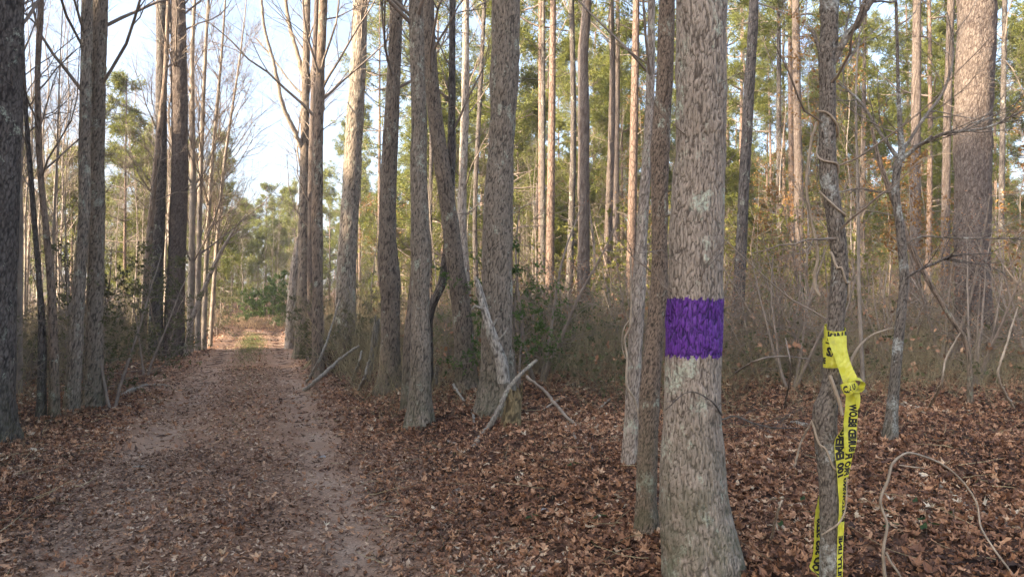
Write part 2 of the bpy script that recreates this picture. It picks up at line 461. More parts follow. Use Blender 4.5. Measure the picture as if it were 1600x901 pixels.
def scatter_leaves(b, x, y, size, tpls, tilt=.45, lift=.012, rmean=None):
    n = len(x)
    which = RG.integers(0, len(tpls), n)
    z = height(x, y)
    for k, (v, t) in enumerate(tpls):
        m = which == k; c = int(m.sum())
        if not c: continue
        R = rotmats(RG.uniform(0, 6.28, c), RG.normal(0, tilt, c), RG.normal(0, tilt, c))
        s = size[m]
        V = np.einsum('nij,mj->nmi', R, v) * s[:, None, None]
        V[:, :, 0] += x[m][:, None]; V[:, :, 1] += y[m][:, None]
        zz = z[m] + lift + RG.uniform(0, .02, c)
        V[:, :, 2] += zz[:, None]
        Tt = t[None] + (np.arange(c) * len(v))[:, None, None]
        pat = fbm(np.stack([x[m] * 1.1, y[m] * 1.1, x[m] * 0], -1), 21)
        r = np.clip(RG.beta(1.3, 1.7, c) + (pat - .5) * .5, 0, 1)
        b.add(V.reshape(-1, 3), t=Tt.reshape(-1, 3), tr=np.repeat(r, len(t)))
def wedge(n, y0, y1, margin=.06):
    y = np.sqrt(RG.uniform(y0 ** 2, y1 ** 2, n)); u = RG.uniform(-.70 - margin, .70 + margin, n)
    return u * y, y
def woods(x, y, w=0.):
    s = side(x, y)
    return abs(s + .03) > 1.55 + w
b = MB()
for (n, y0, y1, s0, s1) in ((34000, 3.0, 6.5, .028, .072), (42000, 6.5, 13, .035, .085), (34000, 13, 26, .06, .12), (14000, 26, 45, .10, .2)):
    x, y = wedge(n, y0, y1)
    s = side(x, y)
    m = (RG.uniform(0, 1, n) < .07 + .12 * np.exp(-(s / .4) ** 2) + sstep(.95, 1.75, abs(s)))
    x, y = x[m], y[m]
    scatter_leaves(b, x, y, s0 * .8 + (s1 * 1.25 - s0 * .8) * RG.beta(1.3, 2.8, len(x)), TPL if y1 < 15 else [TPL[0], TPL[3], SMALL[0], SMALL[1]], .38)
x, y = wedge(30000, 3.0, 9); s = side(x, y); m = abs(s) > 1.2; x, y = x[m], y[m]
scatter_leaves(b, x, y, RG.uniform(.012, .042, len(x)), SMALL, .6, .02)
# also a step to the sides and behind the camera
x = RG.uniform(-7, 7, 5000); y = RG.uniform(-3, 6, 5000); m = (abs(x) > .76 * y) & woods(x, y); x, y = x[m], y[m]
scatter_leaves(b, x, y, RG.uniform(.04, .1, len(x)), TPL, .45)
lit = b.build('leaf_litter', M['litter'], smooth=False)
tag(lit, 'brown and rust fallen leaves carpeting the ground under the trees', 'leaf litter', kind='stuff')
b = MB()
for (n, y0, y1, s0, s1) in ((70000, 3.0, 8, .018, .06), (60000, 8, 18, .03, .075), (20000, 18, 42, .06, .12)):
    x, y = wedge(n, y0, y1)
    s = side(x, y)
    keep = (abs(s) < 1.9) & (RG.uniform(0, 1, n) < 1 - .74 * (np.exp(-((s - .85) / .33) ** 2) + np.exp(-((s + .85) / .33) ** 2)) * sstep(.3, .6, vnoise(np.stack([x * .9, y * .5, x * 0], -1), 31)))
    x, y = x[keep], y[keep]
    scatter_leaves(b, x, y, RG.uniform(s0, s1, len(x)), SMALL, .35, .006)
# pine straw on the track
n = 16000
x, y = wedge(n, 3, 12); m = abs(side(x, y)) < 2.1; x, y = x[m], y[m]; n = len(x)
a = RG.uniform(0, 6.28, n); l = RG.uniform(.04, .11, n)
p0 = np.stack([x, y, height(x, y) + .012], -1); p1 = p0 + np.stack([np.cos(a) * l, np.sin(a) * l, RG.uniform(-.003, .012, n)], -1)
pw = np.stack([-np.sin(a), np.cos(a), 0 * a], -1) * .0018
b.add(np.stack([p0 - pw, p0 + pw, p1], 1).reshape(-1, 3), t=np.arange(n * 3).reshape(-1, 3), tr=np.repeat(RG.uniform(.3, 1, n), 1))
tag(b.build('leaf_debris', M['roadleaf'], smooth=False), 'crushed leaf bits and pine straw strewn over the dirt track', 'leaf debris', kind='stuff')

# the 300 leaves nearest the camera, one by one, pieces of the forest floor
leafm = []
for k, (v, t) in enumerate(TPL):
    bb = MB(); bb.add(v, t=t); me = bb.mesh('fallen_leaf', False); me.materials.append(M['leaf']); leafm.append(me)
cnt = 0
while cnt < 300:
    x, y = wedge(1, 3.3, 5.6, 0); x, y = float(x[0]), float(y[0])
    if side(x, y) < 1.35 and not (side(x, y) < -1.4) and random.random() < .85: continue
    o = link('fallen_leaf', leafm[cnt % 6], floor, (x, y, float(height(x, y)) + .035))
    s = random.uniform(.045, .09); o.scale = (s, s, s * .9)
    o.rotation_euler = (random.gauss(0, .22), random.gauss(0, .22), random.uniform(0, 6.28))
    cnt += 1

# ------------------------------------------------------------------ trunks
def catmull(P, n):
    P = np.asarray(P, float)
    if len(P) == 2: return P[0] + (P[1] - P[0]) * np.linspace(0, 1, n)[:, None]
    Q = np.concatenate([[2 * P[0] - P[1]], P, [2 * P[-1] - P[-2]]])
    seg = np.linalg.norm(np.diff(P[:, :3], axis=0), axis=1); cum = np.concatenate([[0], np.cumsum(seg)])
    u = np.linspace(0, cum[-1], n); i = np.clip(np.searchsorted(cum, u, 'right') - 1, 0, len(P) - 2)
    t = ((u - cum[i]) / np.maximum(seg[i], 1e-9))[:, None]
    a, b_, c, d = Q[i], Q[i + 1], Q[i + 2], Q[i + 3]
    return .5 * (2 * b_ + (c - a) * t + (2 * a - 5 * b_ + 4 * c - d) * t ** 2 + (-a + 3 * b_ - 3 * c + d) * t ** 3)

def trunk_surface(path, rad, sides, seed, plate, stretch, amp, flare, flh=.22, cap=True, offset=0., knob=.16, zlo=None, zhi=None, lobes=4):
    """path (n,3) local, rad (n) -> verts, quads, ridge attribute"""
    n = len(path)
    th = np.arange(sides) * 2 * math.pi / sides
    T, Z = np.meshgrid(th, path[:, 2])
    zz = path[:, 2] - path[0, 2]
    R = rad[:, None] * (1 + 0 * T)
    R = R * (1 + flare * np.exp(-np.maximum(Z, 0) / flh) * (1 + .45 * np.sin(lobes * T + seed) + .2 * np.sin((lobes + 3) * T + seed * 2)))
    cs = np.stack([np.cos(T), np.sin(T)], -1)
    P3 = np.stack([cs[..., 0] * rad[:, None], cs[..., 1] * rad[:, None], Z], -1)
    lowf = vnoise(P3 * np.array([5, 5, 2.2]) + seed, seed) - .5
    R = R * (1 + lowf * knob + (vnoise(P3 * np.array([16, 16, 9.]) + seed, seed + 1) - .5) * knob * .5)
    q = P3 * np.array([1 / plate, 1 / plate, stretch / plate])
    fr = .35 / plate
    wp = np.stack([fbm(P3 * np.array([fr, fr, fr * .6]) + 9 * k, seed + k, 3) for k in range(3)], -1) - .5
    q = q + wp * np.array([1.7, 1.7, 1.3])
    f1, f2 = worley(q, seed)
    rn = abs(fbm(q * np.array([.55, .55, .8]) + 5, seed + 3, 3) - .5)
    n3 = vnoise(P3 * np.array([2.6, 2.6, 1.3]) / plate, seed + 5)
    ridge = sstep(.0, .20, f2 - f1) * (.65 + .35 * sstep(.0, .05, rn)) * (.80 + .22 * n3)
    ridge = np.clip(ridge, 0, 1)
    R = R + amp * (ridge - .6) + offset
    V = np.stack([path[:, 0][:, None] + R * cs[..., 0], path[:, 1][:, None] + R * cs[..., 1], Z], -1)
    i = np.arange(n - 1)[:, None] * sides; j = np.arange(sides)[None]; j2 = (j + 1) % sides
    Q = np.stack([i + j, i + j2, i + sides + j2, i + sides + j], -1).reshape(-1, 4)
    return V, Q, ridge

def grow(st, d, ln, n, wob, trop=(0, 0, 0), rng=RG):
    Mn = len(st); P = np.empty((Mn, n, 3)); P[:, 0] = st; d = unit(np.array(d, float)); step = (np.asarray(ln) / (n - 1))[:, None]
    tr = np.asarray(trop, float)
    for k in range(1, n):
        P[:, k] = P[:, k - 1] + d * step
        d = unit(d + rng.normal(0, wob, (Mn, 3)) + tr)
    return P
def sprout(P, R, per, t0, t1, ang, rng=RG):
    T, n, _ = P.shape
    idx = np.repeat(np.arange(T), per); m = len(idx)
    t = rng.uniform(t0, t1, m) * (n - 1); i = np.minimum(t.astype(int), n - 2); f = (t - i)[:, None]
    st = P[idx, i] * (1 - f) + P[idx, i + 1] * f
    tan = unit(P[idx, i + 1] - P[idx, i])
    rad = R[idx, i] * (1 - f[:, 0]) + R[idx, i + 1] * f[:, 0]
    perp = unit(np.cross(tan, rng.normal(0, 1, (m, 3))))
    a = rng.normal(ang, .15, m)[:, None]
    return st, tan * np.cos(a) + perp * np.sin(a), rad, t / (n - 1)
def taper(r0, n, e=.25):
    return np.asarray(r0)[:, None] * np.linspace(1, e, n)[None]

def bare_crown(b, path, rad, z0, rng, nl=12, length=3.5, l2=5, l3=5, k=4, ang=.75, wob=.13, up=.05, l4=0):
    """limbs, branches and twigs over the part of a trunk above z0"""
    m = path[:, 2] >= z0
    if m.sum() < 3: m[-3:] = True
    P = path[m][None]; R = rad[m][None]
    st, d, r, t = sprout(P, R, nl, .0, .97, ang, rng)
    ln = length * (1.15 - .7 * t) * rng.uniform(.6, 1.2, len(t))
    r = np.minimum(r * .42, .008 + ln * .0075)
    P1 = grow(st, d, ln, 8, wob, (0, 0, up), rng); R1 = taper(r, 8, .22); b.tubes(P1, R1, k)
    st, d, r, t = sprout(P1, R1, l2, .2, .97, .65, rng)
    ln2 = np.repeat(ln, l2) * rng.uniform(.25, .5, len(st))
    P2 = grow(st, d, ln2, 6, wob, (0, 0, up), rng); R2 = taper(np.minimum(r * .7, .012), 6, .3); b.tubes(P2, R2, 3)
    st, d, r, t = sprout(P2, R2, l3, .15, .97, .6, rng)
    ln3 = np.repeat(ln2, l3) * rng.uniform(.35, .7, len(st))
    P3 = grow(st, d, ln3, 4, wob * 1.1, (0, 0, up), rng); R3 = taper(np.minimum(r * .8, .006), 4, .4); b.tubes(P3, R3, 3)
    if l4:
        st, d, r, t = sprout(P3, R3, l4, .15, .97, .55, rng)
        ln4 = np.repeat(ln3, l4) * rng.uniform(.4, .8, len(st))
        P4 = grow(st, d, ln4, 3, .15, (0, 0, up), rng); b.tubes(P4, taper(np.minimum(r * .9, .004), 3, .6), 3)
    return P3

BASES = []
def traced(name, label, pts, mat, Y=None, H=17., sides=40, dz=.03, plate=.028, stretch=.2, amp=.006, flare=.35, crown=None, cat='tree', group=None, base_Y=None, flh=.22, sink=.12, top_r=.25, fine_to=None, knob=.16):
    """a trunk whose course is given as (px, py, width px) from foot to top"""
    px, py, pw = pts[0]
    if Y is None:
        g = ground_at(px, py); Y = g[1]
        base = np.array([g[0], g[1], float(height(g[0], g[1]))])
    else:
        p = at(px, py, Y); base = np.array([p[0], Y, float(height(p[0], Y))])
    W = []
    for (x, y, ww) in pts:
        p = at(x, y, Y); W.append([p[0] - base[0], 0, p[2] - base[2], ww / FPX * Y / 2])
    W = np.array(W); W[0, 0] = 0
    if W[0, 2] > 0.02: W = np.concatenate([[[W[0, 0] - (W[1, 0] - W[0, 0]) * .1, 0, 0, W[0, 3]]], W])
    W[0, 2] = min(W[0, 2], 0)
    W = np.concatenate([[[W[0, 0], 0, W[0, 2] - sink, W[0, 3]]], W])
    if H > W[-1, 2] + .5:
        d = (W[-1, :3] - W[-2, :3]) / max(W[-1, 2] - W[-2, 2], .1)
        x0, _, zt, rt = W[-1]
        ext = [[x0 + d[0] * (H - zt) * f * .6, .10 * (H - zt) * f * math.sin(len(label) + f * 2) * .3, zt + (H - zt) * f, rt * (1 - (1 - top_r) * f)] for f in (.35, .7, 1.)]
        W = np.concatenate([W, ext])
    zs_f = fine_to if fine_to else min(W[-1, 2], CAMZ - base[2] + 480 / FPX * Y + .3)
    n1 = int(min(zs_f, W[-1, 2]) / dz) + 6; n2 = int(max(0, W[-1, 2] - zs_f) / .25) + 1
    zt = np.concatenate([np.linspace(W[0, 2], min(zs_f, W[-1, 2]), n1), np.linspace(zs_f, W[-1, 2], n2 + 1)[1:] if W[-1, 2] > zs_f + .3 else []])
    C = catmull(W, 400); o = np.argsort(C[:, 2]); C = C[o]
    path = np.stack([np.interp(zt, C[:, 2], C[:, 0]), np.interp(zt, C[:, 2], C[:, 1]), zt], -1)
    rad = np.maximum(np.interp(zt, C[:, 2], C[:, 3]), .01)
    seed = (len(label) * 7 + int(px)) % 97
    V, Q, rg = trunk_surface(path, rad, sides, seed, plate, stretch, amp, flare, flh, knob=knob)
    t = thing(name, base, label, cat, group)
    b = MB(); b.add(V, Q, pa=rg.ravel()); b.build('trunk', mat, t)
    BASES.append((base[0] + W[0, 0], base[1], W[0, 3]))
    rng = np.random.default_rng(seed)
    if crown:
        b = MB(); kw = dict(crown); z0 = kw.pop('z0', 5); bare_crown(b, path, rad, z0, rng, **kw)
        lo = (path[:, 2] > .9) & (path[:, 2] < z0 + .5)
        if lo.sum() > 10:
            st, d, r, t_ = sprout(path[lo][None], rad[lo][None], 7, .05, .95, 1.2, rng)
            P = grow(st, d, rad[lo].mean() + rng.uniform(.15, 1.0, 7), 8, .16, (0, 0, .03), rng); Rr = taper(rng.uniform(.003, .008, 7), 8, .3); b.tubes(P, Rr, 4)
            st, d, r, t_ = sprout(P, Rr, 3, .3, 1, .7, rng); b.tubes(grow(st, d, rng.uniform(.08, .4, len(st)), 5, .16, (0, 0, .02), rng), taper(r * .7, 5, .4), 3)
        b.build('crown', M['twig'], t)
    return t, path, rad, base, Y
BC = dict(z0=4.5, nl=9, length=2.6, l2=4, l3=4, k=4)
SP = dict(z0=3, nl=12, length=1.8, l2=4, l3=4, k=3)
G_R = 'trees in the row right of the track'
G_L = 'trees in the row left of the track'

# ---- the purple-banded tree
T_BIG = traced('banded_tree', 'stout grey-barked tree with a broad purple painted band at eye height', [
    (1100, 896, 124), (1094, 850, 116), (1087, 800, 109), (1083, 740, 102), (1082, 680, 95), (1082, 600, 88), (1083, 510, 85), (1086, 400, 80), (1090, 300, 79), (1093, 225, 78), (1096, 0, 76)],
    M['big_bark'], H=19, sides=170, dz=.0075, plate=.0165, stretch=.17, amp=.007, flare=.03, flh=.12, crown=dict(z0=6, nl=10, length=3.4, l2=4, l3=4), fine_to=3.6)
tb, pathb, radb, baseb, Yb = T_BIG
# the purple band: a skin of paint following the bark
def band(t, path, rad, base, Y, y_top, y_bot, seed):
    z1 = at(1083, y_bot, Y)[2] - base[2]; z2 = at(1083, y_top, Y)[2] - base[2]
    m = (path[:, 2] > z1 - .03) & (path[:, 2] < z2 + .03)
    p = path[m]; r = rad[m]
    # same surface as the trunk needs the same rows: evaluate then trim to a ragged edge
    V, Q, rg = trunk_surface(p, r, 170, seed, .0165, .17, .007, .03, .12, offset=.0016)
    th = np.arange(170) * 2 * math.pi / 170
    e1 = z1 + (vnoise(np.stack([th * 14, th * 0, th * 0], -1), 3) - .5) * .020 + (vnoise(np.stack([th * 40, th * 0, th * 0], -1), 8) - .5) * .022; e2 = z2 + (vnoise(np.stack([th * 14, th * 0 + 5, th * 0], -1), 4) - .5) * .018 + (vnoise(np.stack([th * 40, th * 0 + 3, th * 0], -1), 9) - .5) * .018
    Z = V[..., 2]; keepq = []
    i = np.arange(len(p) - 1)[:, None] * 170; j = np.arange(170)[None]
    zc = Z[:-1] + .003
    k = (zc > e1[None]) & (zc < e2[None])
    Q = Q.reshape(len(p) - 1, 170, 4)[k]
    used = np.unique(Q); mp_ = np.zeros(V.shape[0] * 170, int); mp_[used] = np.arange(len(used))
    b = MB(); b.add(V.reshape(-1, 3)[used], mp_[Q], pa=rg.ravel()[used])
    o = b.build('painted_band', M['purple'], t); o['label'] = 'broad band of purple paint'
band(tb, pathb, radb, baseb, Yb, 467, 555, (len(tb['label']) * 7 + 1100) % 97)

traced('tree', 'slim brown tree pressed against the left side of the purple-banded tree', [
    (1010, 836, 36), (1010, 780, 32), (1012, 700, 32), (1016, 600, 30), (1024, 510, 27), (1030, 450, 26), (1031, 340, 25), (1031, 250, 30), (1032, 225, 31), (1035, 170, 27), (1042, 0, 24)],
    M['brown_bark'], H=15, sides=72, dz=.012, plate=.012, stretch=.5, amp=.003, flare=.15, crown=BC, fine_to=4)
PV = traced('tree', 'pale slender tree with a dangling vine, just left of the slim brown one', [
    (986, 730, 27), (989, 640, 23), (990, 600, 22), (995, 500, 22), (1000, 420, 20), (1007, 300, 16), (1014, 200, 14), (1018, 0, 11)],
    M['pale_bark'], H=13, sides=56, dz=.016, plate=.014, amp=.004, flare=.2, crown=SP, fine_to=4.6)
TS = traced('tree', 'crooked dark sapling wrapped with yellow tape and twining vines', [
    (1297, 935, 34), (1297, 900, 31), (1297, 800, 28), (1293, 720, 29), (1290, 680, 33), (1289, 640, 33), (1297, 610, 27), (1303, 570, 25), (1304, 530, 26), (1308, 480, 26), (1312, 420, 27), (1306, 350, 27), (1297, 300, 26), (1293, 250, 28), (1293, 150, 28), (1292, 75, 27), (1298, 0, 27)],
    M['smooth_bark'], Y=3.2, H=9, sides=64, dz=.010, plate=.011, stretch=.7, amp=.0035, knob=.42, flare=.1, crown=dict(z0=3.4, nl=8, length=1.6, l2=4, l3=3), fine_to=3.2)
CT = traced('tree', 'thin upright sapling with forked spreading boughs right of the taped sapling', [
    (1390, 692, 20), (1395, 630, 16), (1402, 550, 15), (1411, 460, 14), (1413, 430, 14), (1407, 360, 12), (1399, 300, 12), (1403, 255, 13), (1408, 235, 10), (1404, 150, 6), (1400, 0, 4)],
    M['smooth_bark'], H=7, sides=40, dz=.02, plate=.014, stretch=.7, amp=.002, flare=.2, crown=dict(z0=5.2, nl=6, length=1.2, l2=3, l3=3), fine_to=5)
traced('tree', 'dark leaning sapling crossing behind the thin forked one', [
    (1512, 545, 8), (1485, 495, 8), (1460, 455, 8), (1425, 390, 9), (1412, 355, 9), (1397, 315, 9), (1375, 255, 7), (1362, 200, 4)],
    M['brown_bark'], Y=8.2, H=3, sides=24, dz=.05, plate=.02, amp=.002, flare=.1)
traced('pine_tree', 'thick straight pine standing at the far right of the view', [
    (1521, 540, 56), (1520, 450, 50), (1519, 300, 50), (1522, 150, 54), (1526, 0, 55)],
    M['pine_bark'], Y=12, H=22, sides=84, dz=.03, plate=.034, stretch=.25, amp=.008, flare=.15, crown=dict(z0=12, nl=14, length=3, l2=4, l3=3), fine_to=7)
traced('pine_tree', 'dark leaning pine close behind the right edge of the purple-banded tree', [
    (1150, 520, 22), (1155, 450, 18), (1162, 300, 16), (1170, 150, 16), (1178, 0, 14)],
    M['dark_bark'], Y=14, H=19, sides=36, dz=.06, plate=.045, amp=.008, flare=.15, crown=dict(z0=10, nl=10, length=2.4, l2=4, l3=3))
TT = traced('tree', 'thickest grey trunk of the middle row with cedar sprays at its side', [
    (775, 640, 58), (776, 550, 50), (777, 450, 48), (777, 350, 46), (782, 250, 42), (787, 150, 42), (790, 0, 44)],
    M['grey_bark'], H=20, sides=110, dz=.02, plate=.026, amp=.009, flare=.30, crown=dict(z0=7, nl=12, length=3.6, l2=4, l3=4), fine_to=6)
traced('tree', 'leaning grey trunk with a healed collar near its foot', [
    (731, 610, 36), (729, 585, 33), (727, 566, 36), (726, 550, 31), (722, 500, 30), (716, 450, 29), (710, 400, 28), (697, 300, 26), (682, 200, 24), (672, 100, 22), (668, 0, 20)],
    M['dull_bark'], H=17, sides=72, dz=.025, plate=.024, amp=.007, flare=.30, crown=BC, fine_to=7)
traced('tree', 'straight knotty grey trunk, nearest of the row right of the track', [
    (656, 666, 38), (656, 620, 34), (657, 560, 31), (657, 450, 28), (658, 385, 32), (656, 340, 27), (654, 240, 26), (655, 200, 25), (650, 0, 21)],
    M['grey_bark'], H=16, sides=80, dz=.02, plate=.020, amp=.006, flare=.32, crown=BC, fine_to=6)
traced('tree', 'short stem hugging the left foot of the knotty straight trunk', [
    (635, 642, 20), (637, 590, 18), (639, 530, 17), (645, 460, 14), (650, 380, 10)],
    M['dull_bark'], H=3, sides=36, dz=.04, plate=.02, amp=.004, flare=.12)
traced('tree', 'dark forking stem bending out between the knotty and the leaning trunk', [
    (668, 560, 18), (669, 500, 16), (678, 470, 15), (690, 445, 14), (697, 400, 12), (704, 330, 12), (706, 200, 12), (707, 0, 9)],
    M['dark_bark'], Y=11, H=14, sides=30, dz=.05, plate=.03, amp=.004, flare=.2, crown=SP)
traced('tree', 'pale trunk glimpsed behind the leaning trunk', [
    (729, 520, 18), (727, 450, 17), (722, 330, 14), (727, 150, 12), (728, 0, 10)],
    M['pale_bark'], Y=17, H=18, sides=32, dz=.07, plate=.03, amp=.005, flare=.15, crown=SP)
traced('tree', 'grey trunk with a bulging burl at mid height, left of the knotty one', [
    (611, 612, 38), (610, 560, 32), (610, 480, 30), (609, 440, 33), (606, 405, 31), (605, 370, 27), (606, 300, 25), (611, 200, 23), (616, 100, 20), (619, 0, 20)],
    M['dull_bark'], H=18, sides=66, dz=.035, plate=.03, amp=.009, flare=.30, crown=BC, fine_to=8)
traced('tree', 'grey trunk rising from a dark mound of roots and brush', [
    (540, 572, 42), (540, 540, 36), (541, 450, 30), (548, 300, 28), (557, 150, 26), (563, 0, 22)],
    M['ash_bark'], H=20, sides=60, dz=.05, plate=.035, amp=.010, flare=.25, crown=BC, flh=.3)
traced('tree', 'straight brown stem hung with dead vines beside the root mound', [
    (497, 592, 18), (496, 450, 17), (496, 300, 17), (499, 150, 14), (505, 0, 13)],
    M['brown_bark'], H=16, sides=36, dz=.06, plate=.03, amp=.006, flare=.3, crown=BC)
RB = traced('tree', 'farthest trunk of the right row with a long bough sweeping up over the track', [
    (472, 560, 26), (474, 450, 19), (475, 350, 17), (476, 230, 14), (478, 100, 12), (480, 0, 10)],
    M['dull_bark'], H=17, sides=36, dz=.08, plate=.035, amp=.008, flare=.25, crown=dict(z0=5, nl=10, length=3.2, l2=5, l3=5))
traced('tree', 'reddish stem squeezed between the two farthest trunks of the right row', [
    (486, 565, 13), (485, 450, 10), (486, 300, 10), (488, 200, 9), (495, 0, 7)],
    M['pine_bark'], H=14, sides=24, dz=.1, plate=.03, amp=.004, flare=.2, crown=SP)
traced('tree', 'pale dead trunk shredding its bark at the bend of the track', [
    (452, 545, 13), (455, 480, 14), (460, 420, 13), (466, 370, 7)],
    M['pale_bark'], H=3, sides=24, dz=.1, plate=.05, amp=.02, flare=.2)
# left of the track
traced('tree', 'dark thick trunk cut off by the left edge of the view', [
    (-6, 684, 48), (-2, 600, 44), (2, 450, 43), (8, 225, 43), (12, 0, 44)],
    M['dark_bark'], H=18, sides=64, dz=.03, plate=.025, amp=.006, flare=.32, crown=BC)
traced('tree', 'left half of the double grey trunk near the left edge of the track', [
    (112, 642, 22), (119, 530, 20), (124, 440, 18), (132, 330, 17), (132, 225, 17), (136, 0, 16)],
    M['ash_bark'], H=17, sides=48, dz=.03, plate=.025, amp=.005, flare=.25, crown=BC)
traced('tree', 'right half of the double grey trunk, dark with moss at its foot', [
    (145, 637, 30), (147, 560, 26), (149, 450, 23), (152, 330, 22), (152, 225, 21), (156, 0, 23)],
    M['grey_bark'], H=17, sides=52, dz=.03, plate=.025, amp=.006, flare=.30, crown=BC)
traced('tree', 'wavy thin stem between the dark edge trunk and the double grey trunk', [
    (85, 655, 15), (84, 560, 13), (80, 450, 12), (72, 360, 10), (64, 280, 9), (60, 200, 9), (59, 110, 8), (64, 0, 8)],
    M['brown_bark'], H=12, sides=28, dz=.05, plate=.02, amp=.003, flare=.2, crown=SP)
traced('tree', 'dark stem rising straight just right of the wavy thin one', [
    (64, 655, 13), (66, 540, 12), (62, 450, 9), (50, 300, 7), (36, 100, 6)],
    M['dark_bark'], H=11, sides=24, dz=.05, plate=.02, amp=.003, flare=.2, crown=SP)
traced('tree', 'mid-sized grey trunk with raking dead boughs left of the scaly pine', [
    (244, 556, 22), (244, 450, 20), (249, 300, 19), (252, 225, 17), (252, 150, 16), (252, 0, 15)],
    M['dark_bark'], H=17, sides=36, dz=.06, plate=.03, amp=.006, flare=.2, crown=BC)
traced('tree', 'curving thin stem winding across the grey trunk with dead boughs', [
    (222, 556, 10), (228, 450, 10), (235, 350, 9), (242, 270, 8), (249, 200, 8), (258, 120, 7), (263, 0, 6)],
    M['brown_bark'], H=12, sides=24, dz=.08, plate=.03, amp=.003, flare=.2, crown=SP)
traced('pine_tree', 'scaly-barked pine on the left verge where the track narrows', [
    (271, 556, 34), (274, 450, 27), (279, 330, 25), (281, 225, 24), (278, 0, 22)],
    M['pine_bark'], H=21, sides=56, dz=.05, plate=.07, stretch=.5, amp=.014, flare=.15, crown=dict(z0=8, nl=16, length=3, l2=4, l3=4))
for k, (pp, lab) in enumerate([
    ([(296, 552, 11), (299, 450, 10), (301, 280, 9), (300, 100, 7), (304, 0, 5)], 'buff sunlit stem just right of the scaly pine'),
    ([(309, 548, 9), (310, 430, 8), (314, 250, 7), (322, 60, 5), (326, 0, 4)], 'second slender stem right of the scaly pine'),
    ([(318, 546, 8), (322, 420, 7), (330, 270, 6), (345, 100, 4), (352, 0, 3)], 'third slender stem right of the scaly pine, leaning right'),
    ([(328, 542, 7), (336, 420, 6), (350, 260, 5), (372, 110, 3), (382, 30, 2)], 'rightmost slender stem before the open sky over the track')]):
    traced('tree', lab, pp, M['sapling_bark'], H=14, sides=14, dz=.12, plate=.05, amp=.003, flare=.2, crown=dict(z0=2.5, nl=26, length=3.0, l2=6, l3=5, l4=3, k=3, ang=.55, up=.08), group='slender stems right of the scaly pine')
traced('tree', 'pale curved sapling bowing out over the track from the left verge', [
    (290, 556, 8), (300, 500, 8), (315, 460, 7), (330, 425, 7), (346, 392, 6), (366, 358, 4)],
    M['pale_bark'], H=2.6, sides=16, dz=.06, plate=.03, amp=.002, flare=.2, crown=dict(z0=3.2, nl=8, length=1.6, l2=4, l3=3, k=3))
# mid-distance pines behind the rows, traced one by one
for pp, Yd, mt, lab in [
    ([(912, 480, 21), (912, 400, 19), (912, 200, 18), (911, 90, 16), (917, 0, 15)], 19, 'pine_bark', 'sunlit buff pine with a forked arm, midway between the middle row and the purple-banded tree'),
    ([(888, 490, 12), (891, 400, 11), (896, 200, 9), (893, 0, 8)], 22, 'dark_bark', 'narrow dark pine directly left of the sunlit forked pine'),
    ([(946, 480, 13), (949, 400, 12), (955, 230, 11), (957, 100, 9), (955, 0, 8)], 23, 'pine_bark', 'straight tan pine right of the sunlit forked pine'),
    ([(963, 480, 10), (963, 300, 9), (965, 100, 7)], 27, 'pine_bark', 'narrower tan pine tucked behind the straight tan one'),
    ([(848, 480, 8), (848, 300, 8), (849, 60, 6)], 27, 'dark_bark', 'far thin pine just right of the thickest grey trunk'),
    ([(837, 480, 7), (840, 300, 6), (858, 120, 5)], 31, 'pine_bark', 'farther leaning pine beside the far thin pine'),
    ([(1249, 450, 14), (1248, 300, 14), (1245, 150, 12), (1243, 0, 11)], 20, 'pine_bark', 'sunlit orange pine left of the taped sapling'),
    ([(1217, 450, 9), (1217, 200, 8), (1217, 60, 6)], 28, 'dark_bark', 'thin dark pine left of the sunlit orange pine'),
    ([(1430, 450, 16), (1430, 330, 15), (1431, 200, 14), (1433, 0, 12)], 19, 'pine_bark', 'warm brown pine behind the boughs of the thin forked sapling'),
    ([(1477, 450, 13), (1478, 300, 12), (1481, 150, 11), (1486, 0, 10)], 21, 'pine_bark', 'warm brown pine immediately left of the thick right-hand pine'),
    ([(1347, 430, 8), (1348, 280, 8), (1350, 150, 6)], 29, 'pine_bark', 'far pine right of the taped sapling with a bright patch halfway up'),
    ([(1563, 440, 8), (1566, 240, 8), (1570, 0, 7)], 24, 'dark_bark', 'thin pine right of the thick right-hand pine'),
    ([(745, 480, 8), (742, 330, 7), (750, 150, 7), (757, 0, 6)], 22, 'dark_bark', 'thin dark stem between the pale glimpsed trunk and the thickest grey trunk'),
    ([(672, 460, 7), (672, 330, 7), (674, 230, 6)], 24, 'dark_bark', 'short dark stem seen between the knotty and the leaning trunk')]:
    traced('pine_tree', lab, pp, M[mt], Y=Yd, H=20, sides=28, dz=.12, plate=.06, stretch=.45, amp=.010, flare=.1, crown=dict(z0=9, nl=12, length=2.4, l2=3, l3=3, k=3))

